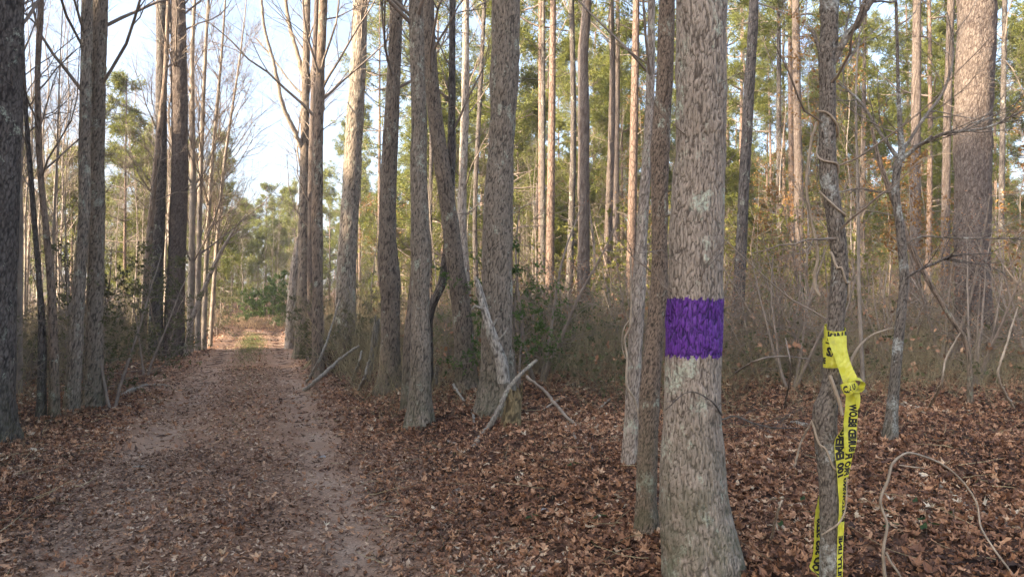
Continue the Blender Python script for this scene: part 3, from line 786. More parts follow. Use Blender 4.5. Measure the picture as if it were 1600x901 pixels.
# ---- hand-placed boughs (parts of the trees that bear them)
def bough(owner, pts, Y, mat, twigs=0, seed=1, ln=.5, name='bough', dy=None, side_k=8):
    t, path, rad, base, Y0 = owner
    P = []
    for i, (x, y, ww) in enumerate(pts):
        yy = Y + (dy[i] if dy else 0)
        p = at(x, y, yy); P.append([*(p - base), ww / FPX * yy / 2])
    C = catmull(P, max(12, len(P) * 7)); b = MB()
    C[:, :3] += (np.random.default_rng(seed).normal(0, 1, (len(C), 3)) * C[:, 3:4] * .12)
    b.tubes(C[None, :, :3], C[None, :, 3], side_k)
    if twigs:
        rng = np.random.default_rng(seed)
        st, d, r, tt = sprout(C[None, :, :3], C[None, :, 3], twigs, .15, 1, .7, rng)
        P2 = grow(st, d, ln * rng.uniform(.5, 1.3, len(st)), 7, .14, (0, 0, .03), rng); R2 = taper(np.minimum(r * .5, .006), 7, .3); b.tubes(P2, R2, 4)
        st, d, r, tt = sprout(P2, R2, 4, .2, 1, .6, rng)
        b.tubes(grow(st, d, ln * .4 * rng.uniform(.5, 1.2, len(st)), 4, .14, (0, 0, .02), rng), taper(np.minimum(r * .7, .003), 4, .5), 3)
    return b.build(name, mat, t)
Y = TS[4]
bough(TS, [(1296, 110, 12), (1318, 66, 12), (1338, 40, 11), (1352, 15, 12), (1372, -18, 13)], Y, M['smooth_bark'], 5, 2, .4, dy=[0, -.02, -.05, -.08, -.1])
bough(TS, [(1284, 95, 5), (1276, 65, 6), (1268, 46, 5)], Y, M['smooth_bark'], 0, 3)
bough(TS, [(1292, 60, 14), (1287, 20, 13), (1286, -40, 12)], Y + .02, M['smooth_bark'], 3, 4, .5)
bough(TS, [(1302, 128, 4), (1322, 98, 5), (1335, 82, 4), (1345, 60, 3)], Y, M['smooth_bark'], 3, 5, .3)
Y = CT[4]
bough(CT, [(1407, 250, 8), (1440, 225, 6), (1480, 208, 5), (1540, 200, 4), (1600, 172, 3), (1650, 150, 2)], Y, M['smooth_bark'], 14, 6, .7, dy=[0, -.1, -.3, -.4, -.5, -.6])
bough(CT, [(1402, 245, 7), (1380, 215, 5), (1345, 160, 4), (1310, 130, 3)], Y, M['smooth_bark'], 10, 7, .6, dy=[0, 0, .1, .3])
bough(CT, [(1410, 440, 4), (1430, 425, 4), (1475, 405, 4), (1500, 398, 3), (1550, 396, 2)], Y, M['dark_bark'], 9, 8, .5, dy=[0, -.1, -.2, -.4, -.6])
bough(CT, [(1409, 385, 3), (1440, 370, 3), (1500, 372, 3), (1600, 372, 2)], Y, M['smooth_bark'], 8, 9, .5, dy=[0, -.1, -.3, -.6])
bough(CT, [(1408, 240, 6), (1440, 190, 5), (1475, 140, 4), (1490, 80, 3), (1480, 20, 2)], Y, M['smooth_bark'], 10, 10, .7, dy=[0, .1, .2, .3, .3])
bough(CT, [(1403, 300, 4), (1375, 300, 3), (1340, 295, 3), (1290, 305, 2)], Y, M['smooth_bark'], 7, 11, .5, dy=[0, .1, .2, .3])
Y = RB[4]
bough(RB, [(473, 236, 8), (458, 200, 8), (440, 160, 7), (428, 100, 6), (414, 50, 5), (408, 0, 5), (405, -60, 4)], Y, M['pale_bark'], 16, 12, 1.6, dy=[0, -.3, -.6, -.9, -1.1, -1.3, -1.5])
bough(RB, [(476, 130, 8), (463, 80, 7), (452, 40, 6), (446, 0, 6), (440, -60, 5)], Y, M['grey_bark'], 10, 13, 1.5)
bough(RB, [(475, 150, 5), (455, 130, 3), (425, 90, 3), (400, 60, 2)], Y, M['grey_bark'], 10, 14, 1.4)
bough(RB, [(476, 165, 6), (490, 100, 5), (497, 40, 5), (500, -40, 4)], Y, M['grey_bark'], 8, 15, 1.4)
bough(T_BIG, [(1128, 655, 3), (1150, 650, 3), (1175, 660, 2.4), (1210, 668, 2), (1250, 668, 1.5)], Yb - .05, M['dark_bark'], 6, 16, .3, name='branch')
bough(T_BIG, [(1128, 648, 3), (1110, 625, 2.5), (1075, 612, 2), (1040, 640, 1.5)], Yb - .28, M['dark_bark'], 2, 17, .2, name='branch', dy=[.22, 0, .02, .05])

# ------------------------------------------------------------------ vines
def strand(name, pts, Y, mat, label, cat, k=6, dy=None, group=None, jit=.0, seed=0, n=None):
    P = []
    for i, (x, y, ww) in enumerate(pts):
        yy = Y + (dy[i] if dy else 0)
        p = at(x, y, yy); P.append([*p, ww / FPX * yy / 2])
    C = catmull(P, n or max(16, len(P) * 8)); base = C[0, :3].copy(); C[:, :3] -= base
    if jit: C[1:, :3] += np.cumsum(np.random.default_rng(seed).normal(0, jit, (len(C) - 1, 3)), 0) * .3
    b = MB(); b.tubes(C[None, :, :3], C[None, :, 3], k)
    o = b.build(name, mat, None, loc=base)
    return tag(o, label, cat, group)
def helix(owner, yA, yB, turns, ph, w0, label, out=.000, name='vine', mat='vine'):
    t, path, rad, base, Y0 = owner
    zA = at(1300, yA, Y0)[2] - base[2]; zB = at(1300, yB, Y0)[2] - base[2]
    u = np.linspace(0, 1, int(24 * abs(turns)) + 8); z = zA + (zB - zA) * u + .015 * np.sin(u * 31)
    x = np.interp(z, path[:, 2], path[:, 0]); r = np.interp(z, path[:, 2], rad) * 1.02 + w0 * .7 + out; a = ph + u * turns * 2 * math.pi
    P = np.stack([x + r * np.cos(a), np.interp(z, path[:, 2], path[:, 1]) + r * np.sin(a), z], -1)
    b = MB(); b.tubes(P[None], (w0 * (1 + .15 * np.sin(u * 17)))[None], 8)
    return tag(b.build(name, M[mat], None, loc=base), label, 'vine')
helix(TS, 175, 375, 3.0, 3.3, .0046, 'tan woody vine coiled three times round the upper taped sapling')
helix(TS, 395, 510, .75, 3.3, .005, 'pale vine slanting down the bark just above the yellow tape')
helix(TS, 660, 830, .85, 2.9, .0052, 'pale woody vine crossing the foot of the taped sapling')
strand('vine', [(1276, 190, 4), (1266, 230, 4), (1260, 290, 4), (1268, 340, 4), (1280, 400, 5), (1276, 430, 5), (1278, 455, 6), (1284, 464, 5)], 3.3, M['vine'], 'loose vine dangling left of the taped sapling above the tape', 'vine', jit=.002)
strand('vine', [(1296, 586, 6), (1303, 604, 6), (1312, 630, 6), (1316, 648, 5)], 3.1, M['vine'], 'short bare vine end poking out under the wrapped tape', 'vine')
strand('vine', [(1323, 745, 2), (1322, 790, 2), (1312, 815, 3), (1295, 828, 3), (1284, 835, 2)], 3.13, M['vine'], 'thin tendril looping over the foot of the taped sapling', 'vine')
strand('vine', [(1330, 575, 3), (1331, 560, 4), (1345, 538, 4), (1365, 522, 3), (1395, 512, 2)], 3.4, M['vine'], 'pale arched twig leaving the tape towards the right', 'vine')
strand('vine', [(1384, 915, 5.8), (1380, 860, 5.0), (1386, 820, 4.3), (1376, 785, 4.3), (1388, 752, 4.3), (1396, 726, 4.3), (1415, 710, 3.6), (1435, 711, 3.6), (1475, 727, 2.9), (1505, 752, 2.9), (1527, 785, 2.9), (1533, 820, 2.9), (1548, 848, 2.9), (1590, 905, 2.9)], 3.5, M['vine'], 'big tan vine arching over the leaves at the lower right', 'vine', dy=[0, 0, 0, 0, 0, .02, .05, .1, .2, .25, .25, .2, .1, 0], n=140, jit=.0012)
strand('vine', [(1384, 862, 3.6), (1392, 878, 3.6), (1402, 892, 3.6), (1414, 915, 3.6)], 3.48, M['vine'], 'lower fork of the big arching vine', 'vine')
strand('vine', [(1405, 726, 2.2), (1425, 729, 2.2), (1446, 731, 1.4)], 3.52, M['vine'], 'short side twig under the crest of the arching vine', 'vine')
strand('vine', [(985, 400, 3), (986, 500, 4), (976, 530, 4), (980, 560, 4), (979, 600, 4), (992, 625, 4), (1000, 660, 4), (1004, 700, 4), (1003, 722, 3)], PV[4] - .12, M['vine'], 'pale vine trailing down the slender pale tree left of the purple-banded one', 'vine')
strand('vine', [(983, 500, 2), (974, 515, 2), (972, 540, 2), (977, 560, 2)], PV[4] - .12, M['vine'], 'small loop of vine off the slender pale tree', 'vine')

# ------------------------------------------------------------------ yellow tape
tY = TS[4]
tp_base = at(1300, 570, tY - .06)
tape = thing('caution_tape', tp_base, 'yellow caution tape with black lettering wrapped, knotted and trailing on the crooked sapling', 'tape')
def ribbon(name, center, width, nrm_twist, mat, wr=.0022, n=90, m=7, seed=1, cup=0.):
    """center (k,3) world, width vec (k,3) world half-width vectors"""
    C = catmull(np.concatenate([center, width], 1), n)
    c = C[:, :3]; wv = C[:, 3:6]
    v = np.linspace(-1, 1, m)
    tan = unit(np.gradient(c, axis=0)); nr = unit(np.cross(tan, wv))
    u = np.linspace(0, 1, n)
    G = c[:, None] + wv[:, None] * v[None, :, None] + nr[:, None] * (wr * np.sin(u[:, None] * 40 + v[None] * 3 + seed) * np.sin(v[None] * 4 + u[:, None] * 23 + seed) + cup * (v[None] ** 2))[:, :, None]
    i = np.arange(n - 1)[:, None] * m; j = np.arange(m - 1)[None]
    Q = np.stack([i + j, i + j + 1, i + m + j + 1, i + m + j], -1).reshape(-1, 4)
    b = MB(); b.add(G.reshape(-1, 3) - tp_base, Q)
    o = b.build(name, mat, tape)
    return o, G, nr
def text_on(G, txt, u0, u1, v0, v1, flip=1, lift=.0012, name='lettering', shear=.15, rev=False):
    """black letters laid on a ribbon grid G (n,m,3)"""
    cu = bpy.data.curves.new('t', 'FONT'); cu.body = txt; cu.size = 1; cu.shear = shear; cu.offset = .06; cu.resolution_u = 2; cu.fill_mode = 'FRONT'
    ob = bpy.data.objects.new('t', cu); COL.objects.link(ob)
    bpy.context.view_layer.update()
    me = bpy.data.meshes.new_from_object(ob.evaluated_get(bpy.context.evaluated_depsgraph_get()))
    bpy.data.objects.remove(ob)
    co_ = np.empty(len(me.vertices) * 3); me.vertices.foreach_get('co', co_); co_ = co_.reshape(-1, 3)
    lo, hi = co_[:, :2].min(0), co_[:, :2].max(0)
    q = (co_[:, :2] - lo) / (hi - lo)
    n, m_ = G.shape[:2]
    uu = (u0 + (u1 - u0) * (1 - q[:, 0] if rev else q[:, 0])) * (n - 1); vv = (v0 + (v1 - v0) * q[:, 1]) * (m_ - 1)
    i = np.clip(uu.astype(int), 0, n - 2); j = np.clip(vv.astype(int), 0, m_ - 2); fu = (uu - i)[:, None]; fv = (vv - j)[:, None]
    P = G[i, j] * (1 - fu) * (1 - fv) + G[i + 1, j] * fu * (1 - fv) + G[i, j + 1] * (1 - fu) * fv + G[i + 1, j + 1] * fu * fv
    du = G[i + 1, j] - G[i, j]; dv = G[i, j + 1] - G[i, j]; nr = unit(np.cross(du, dv))
    tocam = np.array([0, 0, CAMZ]) - P
    nr *= np.sign((nr * tocam).sum(-1, keepdims=True)) if flip else 1
    P = P + nr * lift - tp_base
    me.vertices.foreach_set('co', P.astype(np.float32).ravel()); me.update()
    me.materials.clear(); me.materials.append(M['ink'])
    return link(name, me, tape)
# wraps round the stem: a sleeve following the trunk, made of three slanting turns
_, pths, rads, bs, _ = TS
def wrap(z_lo, z_hi, tilt, ph, turns, hw, out, seed, n=80):
    u = np.linspace(0, 1, n); a = ph + u * turns * 2 * math.pi
    zz = z_lo + (z_hi - z_lo) * u + tilt * np.sin(a)
    x = np.interp(zz, pths[:, 2], pths[:, 0]); r = np.interp(zz, pths[:, 2], rads) * 1.04 + out
    c = np.stack([x + r * np.cos(a), r * np.sin(a), zz], -1) + bs
    wv = np.tile(np.array([0, 0, hw]), (n, 1))
    return c, wv
def zpx(y): return at(1300, y, tY)[2] - bs[2]
c, wv = wrap(zpx(524), zpx(518), .012, 2.4, 1.15, .026, .006, 1); o1 = ribbon('wrap', c, wv, 0, M['tape'], .0012, 100, 7, 1); text_on(o1[1], 'ION MUL', .16, .62, .12, .95)
c, wv = wrap(zpx(546), zpx(540), .010, 2.2, 1.2, .028, .010, 2); o2 = ribbon('wrap', c, wv, 0, M['tape'], .0015, 100, 7, 2); text_on(o2[1], 'SAUL PS', .18, .60, .05, .80, rev=False)
c, wv = wrap(zpx(566), zpx(560), .006, 2.2, .42, .028, .009, 3); o3 = ribbon('wrap', c, wv, 0, M['tape'], .0015, 60, 7, 3); text_on(o3[1], 'LINE', .1, .5, .3, .8)
def band_from_px(name, pts, seed, n=80, cup=.002, wr=.0012):
    """pts: (xl, yl, xr, yr, dY_left, dY_right)"""
    A = np.array([at(p[0], p[1], tY + p[4]) for p in pts]); B = np.array([at(p[2], p[3], tY + p[5]) for p in pts])
    return ribbon(name, (A + B) / 2, (B - A) / 2, 0, M['tape'], wr, n, 9, seed, cup)
# flat strip slanting down from the wraps to the knot
band_from_px('slanting_strip', [(1292, 526, 1322, 524, -.085, -.075), (1298, 545, 1323, 543, -.095, -.09), (1304, 560, 1326, 558, -.10, -.10), (1311, 580, 1333, 577, -.105, -.11), (1318, 600, 1340, 590, -.11, -.12)], 4, 60, .003)
# knot: a small crossed bow of folded tape
def loop_pts(cx, cy, rx, ry, a0, a1, hw, dy0, k=14, dyamp=.02, tx=0.):
    pts = []
    for u in np.linspace(0, 1, k):
        a = a0 + (a1 - a0) * u
        x = cx + rx * math.cos(a); y = cy + ry * math.sin(a)
        pts.append((x - hw * math.cos(a + tx), y - hw * .9 * math.sin(a + tx), x + hw * math.cos(a + tx), y + hw * .9 * math.sin(a + tx), dy0 - dyamp * math.sin(a), dy0 + dyamp * math.cos(a)))
    return pts
def ring(name, cx, cy, rx, ry, a0, a1, hw, seed, sx=0., n=60):
    A = []; B = []
    for u in np.linspace(0, 1, 16):
        a_ = a0 + (a1 - a0) * u
        c = at(cx + rx * math.cos(a_), cy + ry * math.sin(a_), tY - .13)
        wv_ = np.array([sx * hw, hw * .95, .25 * hw])
        A.append(c - wv_); B.append(c + wv_)
    A = np.array(A); B = np.array(B)
    return ribbon(name, (A + B) / 2, (B - A) / 2, 0, M['tape'], .0012, n, 7, seed, .001)
ring('knot_loop', 1337, 601, 12.5, 9.5, -2.8, 2.4, .020, 5, .25)
ring('knot_loop', 1340, 599, 8, 6, -1.8, 2.6, .014, 12, -.3)
h = band_from_px('knot_loop', [(1311, 602, 1316, 606, -.115, -.12), (1314, 600, 1319, 616, -.135, -.14), (1322, 598, 1325, 618, -.15, -.15), (1330, 597, 1334, 614, -.155, -.155), (1337, 594, 1342, 606, -.14, -.14)], 6, 50, .004, .0025)
text_on(h[1], 'CAU', .25, .85, .8, .2, shear=0)
band_from_px('knot_tail', [(1334, 612, 1342, 608, -.12, -.12), (1336, 625, 1344, 622, -.12, -.12), (1339, 640, 1343, 637, -.11, -.12)], 7, 20, .002)
# long hanging strip with BURIED BELOW reading upwards
h = band_from_px('hanging_strip', [(1322, 614, 1338, 613, -.11, -.11), (1320, 640, 1340, 640, -.105, -.105), (1318, 665, 1339, 665, -.10, -.10), (1319, 690, 1338, 690, -.10, -.10), (1322, 708, 1335, 706, -.10, -.10)], 8, 70, .001)
text_on(h[1], 'BURIED BELOW', .98, .18, .32, .98, shear=0)
h = band_from_px('twisted_strip', [(1320, 640, 1326, 646, -.09, -.09), (1316, 668, 1328, 664, -.09, -.08), (1305, 686, 1331, 690, -.06, -.08), (1304, 705, 1334, 700, -.06, -.08), (1307, 730, 1330, 722, -.06, -.07), (1309, 760, 1324, 752, -.05, -.06), (1311, 790, 1320, 782, -.05, -.05), (1309, 820, 1319, 818, -.05, -.05), (1308, 860, 1317, 858, -.05, -.05), (1307, 925, 1316, 922, -.05, -.05)], 9, 110, .001)
text_on(h[1], '100 EMERGE', .36, .06, .02, .52, shear=0); text_on(h[1], 'FOLLOWING PRO FUT', .62, .20, .55, .98, shear=0); text_on(h[1], 'UTILITY LINE', .98, .70, .15, .85, shear=0)
h = band_from_px('back_strip', [(1284, 745, 1290, 745, .06, .06), (1279, 775, 1292, 775, .06, .07), (1273, 805, 1292, 805, .06, .08), (1272, 840, 1292, 840, .06, .08), (1269, 870, 1290, 868, .06, .08), (1265, 886, 1287, 888, .06, .07), (1278, 900, 1284, 904, .05, .06), (1284, 925, 1292, 925, .04, .05)], 10, 90, .001)
text_on(h[1], 'LOU 385 5220', .86, .36, .15, .72, shear=0)

# ------------------------------------------------------------------ sticks, snags and small things on the ground
def stick(pts, label, mat='deadwood', name='stick', lift=.01, k=7, seed=3, cat='stick', group=None, n=None):
    P = []
    for e in pts:
        g = ground_at(e[0], e[1]) if len(e) == 3 else at(e[0], e[1], e[3])
        P.append([g[0], g[1], g[2] + (lift if len(e) == 3 else 0), e[2] / FPX * g[1] / 2])
    C = catmull(P, n or len(P) * 8 + 8); base = C[0, :3].copy(); C[:, :3] -= base
    C[:, :3] += np.random.default_rng(seed).normal(0, 1, (len(C), 3)) * C[:, 3:4] * .18
    C[:, 3] *= np.random.default_rng(seed + 1).uniform(.85, 1.15, len(C))
    b = MB(); b.tubes(C[None, :, :3], C[None, :, 3], k)
    # close both ends
    for e in (0, -1):
        ring = b.v[0].reshape(len(C), k, 3)[e]; c = ring.mean(0) + (C[e, :3] - C[e + (1 if e == 0 else -1), :3]) * .3
        b.add(np.concatenate([ring, [c]]), t=[(i, (i + 1) % k, k) for i in range(k)])
    return tag(b.build(name, M[mat], None, loc=base), label, cat, group)
stick([(738, 702, 8), (756, 678, 9, 8.0), (775, 648, 8, 8.05), (790, 615, 8, 8.1), (800, 600, 8, 8.15), (818, 580, 6, 8.2), (838, 563, 5, 8.25)], 'pale grey pole leaning up from the leaves at the foot of the thickest trunk', 'deadwood', 'fallen_pole')
stick([(822, 588, 5, 8.6), (850, 610, 5, 8.4), (880, 645, 5, 8.0), (905, 670, 4), (918, 690, 4), (930, 712, 3)], 'long crooked dead branch sprawled right of the pale pole', 'twig', 'fallen_branch')
stick([(885, 662, 3), (897, 680, 3), (905, 700, 2)], 'forked twig lying off the long crooked branch', 'twig')
stick([(708, 600, 4, 10.2), (722, 622, 4, 9.8), (738, 645, 4), (741, 675, 4)], 'thin bowed stick standing in the leaves left of the pale pole')
stick([(176, 767, 5), (205, 768, 6), (235, 768, 5), (262, 765, 4)], 'dark straight stick lying across the left wheel rut', 'twig')
stick([(206, 731, 4), (232, 730, 4)], 'short whitish stick on the left side of the track')
stick([(192, 618, 7), (215, 607, 7), (240, 603, 6), (266, 604, 4)], 'curved grey branch lying on the left verge by the brush', 'deadwood', 'fallen_branch')
stick([(702, 777, 8), (716, 769, 9), (729, 762, 8)], 'stubby grey piece of wood among the leaves right of the track', 'deadwood')
stick([(474, 612, 7), (500, 590, 6, 13.2), (530, 562, 5, 13.5), (560, 540, 4, 13.7)], 'long dead limb propped on the root mound', 'deadwood', 'fallen_branch')
stick([(478, 600, 4), (500, 560, 4, 14), (515, 520, 3, 14.2), (530, 470, 2, 14.4)], 'thin dead limb slanting up beside the root mound', 'deadwood', 'fallen_branch')
stick([(550, 596, 4), (560, 570, 4, 13), (565, 548, 3, 13.2)], 'upright dead twig between the root mound and the burled trunk')
stick([(560, 612, 5), (570, 590, 5, 12.2), (575, 565, 4, 12.3)], 'second upright twig beside the burled trunk')
stick([(700, 690, 5), (715, 700, 6), (697, 714, 4)], 'knobby dark twig near the foot of the knotty trunk', 'twig')
stick([(688, 832, 4), (703, 818, 4), (708, 835, 3)], 'small bent pale twig lying in the leaves at lower centre')
stick([(1468, 762, 8), (1482, 768, 5), (1500, 782, 5), (1520, 800, 5), (1550, 812, 6), (1580, 822, 6), (1612, 840, 7)], 'grey forked branch lying on the leaves inside the vine arch', 'deadwood', 'fallen_branch')
stick([(1535, 803, 5), (1565, 818, 5), (1600, 845, 5)], 'second grey branch crossing the forked one at lower right', 'deadwood', 'fallen_branch')
stick([(1180, 655, 4), (1230, 668, 5), (1262, 672, 4)], 'long dead branch lying level behind the taped sapling', 'twig', 'fallen_branch')
stick([(1232, 662, 9), (1272, 668, 8)], 'short rotten log end left of the taped sapling', 'deadwood', 'log')
stick([(1205, 845, 4), (1215, 800, 4, 3.9), (1222, 780, 3, 3.9)], 'thin tan upright twig between the purple-banded tree and the taped sapling', 'vine')
stick([(1240, 735, 3), (1252, 690, 3, 5.5), (1270, 655, 3, 5.4), (1285, 620, 2, 5.3)], 'tan twig slanting up toward the taped sapling', 'vine')
stick([(395, 760, 3), (418, 752, 3)], 'little twig on the middle of the track', 'twig')
stick([(100, 845, 3), (150, 830, 3), (185, 822, 2)], 'thin twig lying lower left on the track', 'twig')
# stone
def lump(px, py, w, h, label, mat, name, cat, seed):
    g = ground_at(px, py); s = w / FPX * g[1] / 2
    th = np.linspace(0, math.pi, 12)[:, None]; ph = np.linspace(0, 2 * math.pi, 17)[None, :-1]
    P = np.stack([np.sin(th) * np.cos(ph), np.sin(th) * np.sin(ph), np.cos(th) + 0 * ph], -1)
    P = P * (1 + (vnoise(P * 2.2 + seed, seed) - .5)[..., None] * .7) * np.array([s, s, s * h])
    i = np.arange(11)[:, None] * 16; j = np.arange(16)[None]; j2 = (j + 1) % 16
    b = MB(); b.add(P.reshape(-1, 3), np.stack([i + j, i + 16 + j, i + 16 + j2, i + j2], -1).reshape(-1, 4))
    return tag(b.build(name, M[mat], None, loc=(g[0], g[1], g[2] + s * h * .45)), label, cat)
for k_, (q_, lab_) in enumerate([
    ([(1140, 590, 2.5), (1175, 566, 3, 8.6), (1215, 556, 2.5, 8.7), (1262, 560, 2, 8.8)], 'arched dead limb in the brush right of the purple-banded tree'),
    ([(1330, 600, 4), (1370, 585, 4), (1420, 592, 3), (1480, 588, 3)], 'long low dead limb behind the thin forked sapling'),
    ([(1585, 640, 5), (1560, 590, 4, 7.6), (1572, 540, 3, 7.6), (1590, 480, 2, 7.7)], 'pale upright shoot near the right edge of the view'),
    ([(1450, 640, 4), (1470, 600, 4, 7.6), (1478, 560, 3, 7.6), (1500, 520, 2, 7.6)], 'slanting pale shoot below the thick right-hand pine'),
    ([(850, 640, 3), (880, 622, 3), (925, 606, 3), (980, 592, 2)], 'thin dead limb lying left of the slender pale tree'),
    ([(935, 640, 3), (952, 625, 3), (975, 612, 2)], 'short dead limb below the thin one left of the slender pale tree'),
    ([(1225, 640, 3), (1235, 580, 3, 7.2), (1228, 530, 2, 7.3)], 'thin upright shoot in front of the brush left of the taped sapling')]):
    stick(q_, lab_, 'vine' if 'pale' in lab_ else 'twig', 'dead_limb', cat='branch', seed=20 + k_)
lump(850, 803, 16, .8, 'small grey stone half buried in leaves below the sprawled branch', 'stone', 'stone', 'stone', 4)
lump(505, 716, 13, .5, 'little pebble in the right wheel rut', 'stone', 'stone', 'stone', 8)
def brush_pile():
    g = ground_at(530, 578); base = np.array([g[0], g[1] + .15, float(height(g[0], g[1] + .15))])
    t = thing('brush_pile', base, 'dark mound of roots, soil and dead sticks at the foot of a right-row trunk', 'brush pile')
    rng = np.random.default_rng(4)
    th = np.linspace(0, math.pi / 2, 12)[:, None]; ph = np.linspace(0, 2 * math.pi, 33)[None, :-1]
    P = np.stack([np.sin(th) * np.cos(ph), np.sin(th) * np.sin(ph), np.cos(th) + 0 * ph], -1)
    P = P * (1 + (fbm(P * 2.5, 5, 4) - .5)[..., None] * .9) * np.array([.55, .5, .55]); P[..., 2] -= .05
    i = np.arange(11)[:, None] * 32; j = np.arange(32)[None]; j2 = (j + 1) % 32
    b = MB(); b.add(P.reshape(-1, 3), np.stack([i + j, i + 32 + j, i + 32 + j2, i + j2], -1).reshape(-1, 4)); b.build('mound', M['floor'], t)
    n = 90; a = rng.uniform(0, 6.28, n); st = np.stack([np.cos(a) * .75, np.sin(a) * .6, rng.uniform(-.02, .1, n)], -1) * rng.uniform(.5, 1.3, n)[:, None]
    d = -st * np.array([1, 1, 0]) + np.stack([rng.normal(0, .3, n), rng.normal(0, .3, n), rng.uniform(.2, 1.3, n)], -1)
    b = MB(); b.tubes(grow(st, d, rng.uniform(.4, 1.3, n), 8, .14, (0, 0, -.03), rng), taper(rng.uniform(.004, .013, n), 8, .4), 5, rng.uniform(0, 1, n)); o = b.build('sticks', M['stem'], t); o['kind'] = 'stuff'
brush_pile()
# leaning snag against the thickest trunk
def snag():
    D0 = TT[4] - .42
    p = [(788, 598, 20, D0 + 0.00), (782, 560, 19, D0 + 0.00), (771, 530, 17, D0 + 0.00), (762, 500, 13, D0 + 0.00), (754, 472, 12, D0 + 0.05), (748, 448, 10, D0 + 0.10), (743, 432, 4, D0 + 0.10)]
    P = np.array([[*at(x, y, Y_), ww / FPX * Y_ / 2] for x, y, ww, Y_ in p]); base = P[0, :3].copy(); base[2] = height(base[0], base[1])
    C = catmull(P, 60); C[:, :3] -= base
    t = thing('leaning_snag', base, 'bleached broken snag leaning against the thickest grey trunk', 'dead trunk')
    path = C[:, :3]; V, Q, rg = trunk_surface(path, C[:, 3], 24, 5, .03, .12, .012, 0)
    b = MB(); b.add(V, Q, pa=rg.ravel()); b.build('trunk', M['snagwood'], t)
    for q, wd in ((((752, 482), (742, 478), (737, 484)), 5), (((778, 532), (789, 520), (795, 512)), 4), (((770, 508), (776, 498)), 5)):
        A = np.array([[*(at(x, y, D0 - .05) - base), wd / FPX * 9.6 / 2 * (1 - .25 * i)] for i, (x, y) in enumerate(q)])
        D = catmull(A, 8); b = MB(); b.tubes(D[None, :, :3], D[None, :, 3], 6); b.build('stub', M['deadwood'], t)
snag()
def stump(px, py, w, hpx, label, mat, seed):
    g = ground_at(px, py); Y_ = g[1]; r = w / FPX * Y_ / 2; H_ = hpx / FPX * Y_
    z = np.linspace(-.08, H_, 26); th = np.arange(20) * 2 * math.pi / 20
    path = np.stack([z * .12, z * .03, z], -1)
    V, Q, rg = trunk_surface(path, np.linspace(r, r * .75, 26), 20, seed, .04, .15, .012, .25)
    top = H_ * (.42 + .30 * vnoise(np.stack([th * 1.6, th * 0, th * 0 + seed], -1), seed) + .28 * RG.uniform(0, 1, 20))
    V[..., 2] = np.minimum(V[..., 2], top[None] + .002 * np.arange(26)[:, None] / 26)
    t = thing('stump', (g[0], Y_, float(height(g[0], Y_))), label, 'stump')
    b = MB(); b.add(V, Q, pa=rg.ravel()); b.build('wood', M[mat], t)
stump(798, 664, 26, 75, 'rotting stump of split yellowish wood below the leaning snag', 'rotwood', 3)
stump(599, 603, 20, 78, 'pale splintered stump at the left foot of the burled trunk', 'deadwood', 6)
stump(576, 590, 8, 110, 'slim weathered post-like dead stem left of the burled trunk', 'deadwood', 9)
stump(679, 604, 8, 38, 'small splintered stub right of the knotty trunk', 'deadwood', 11)

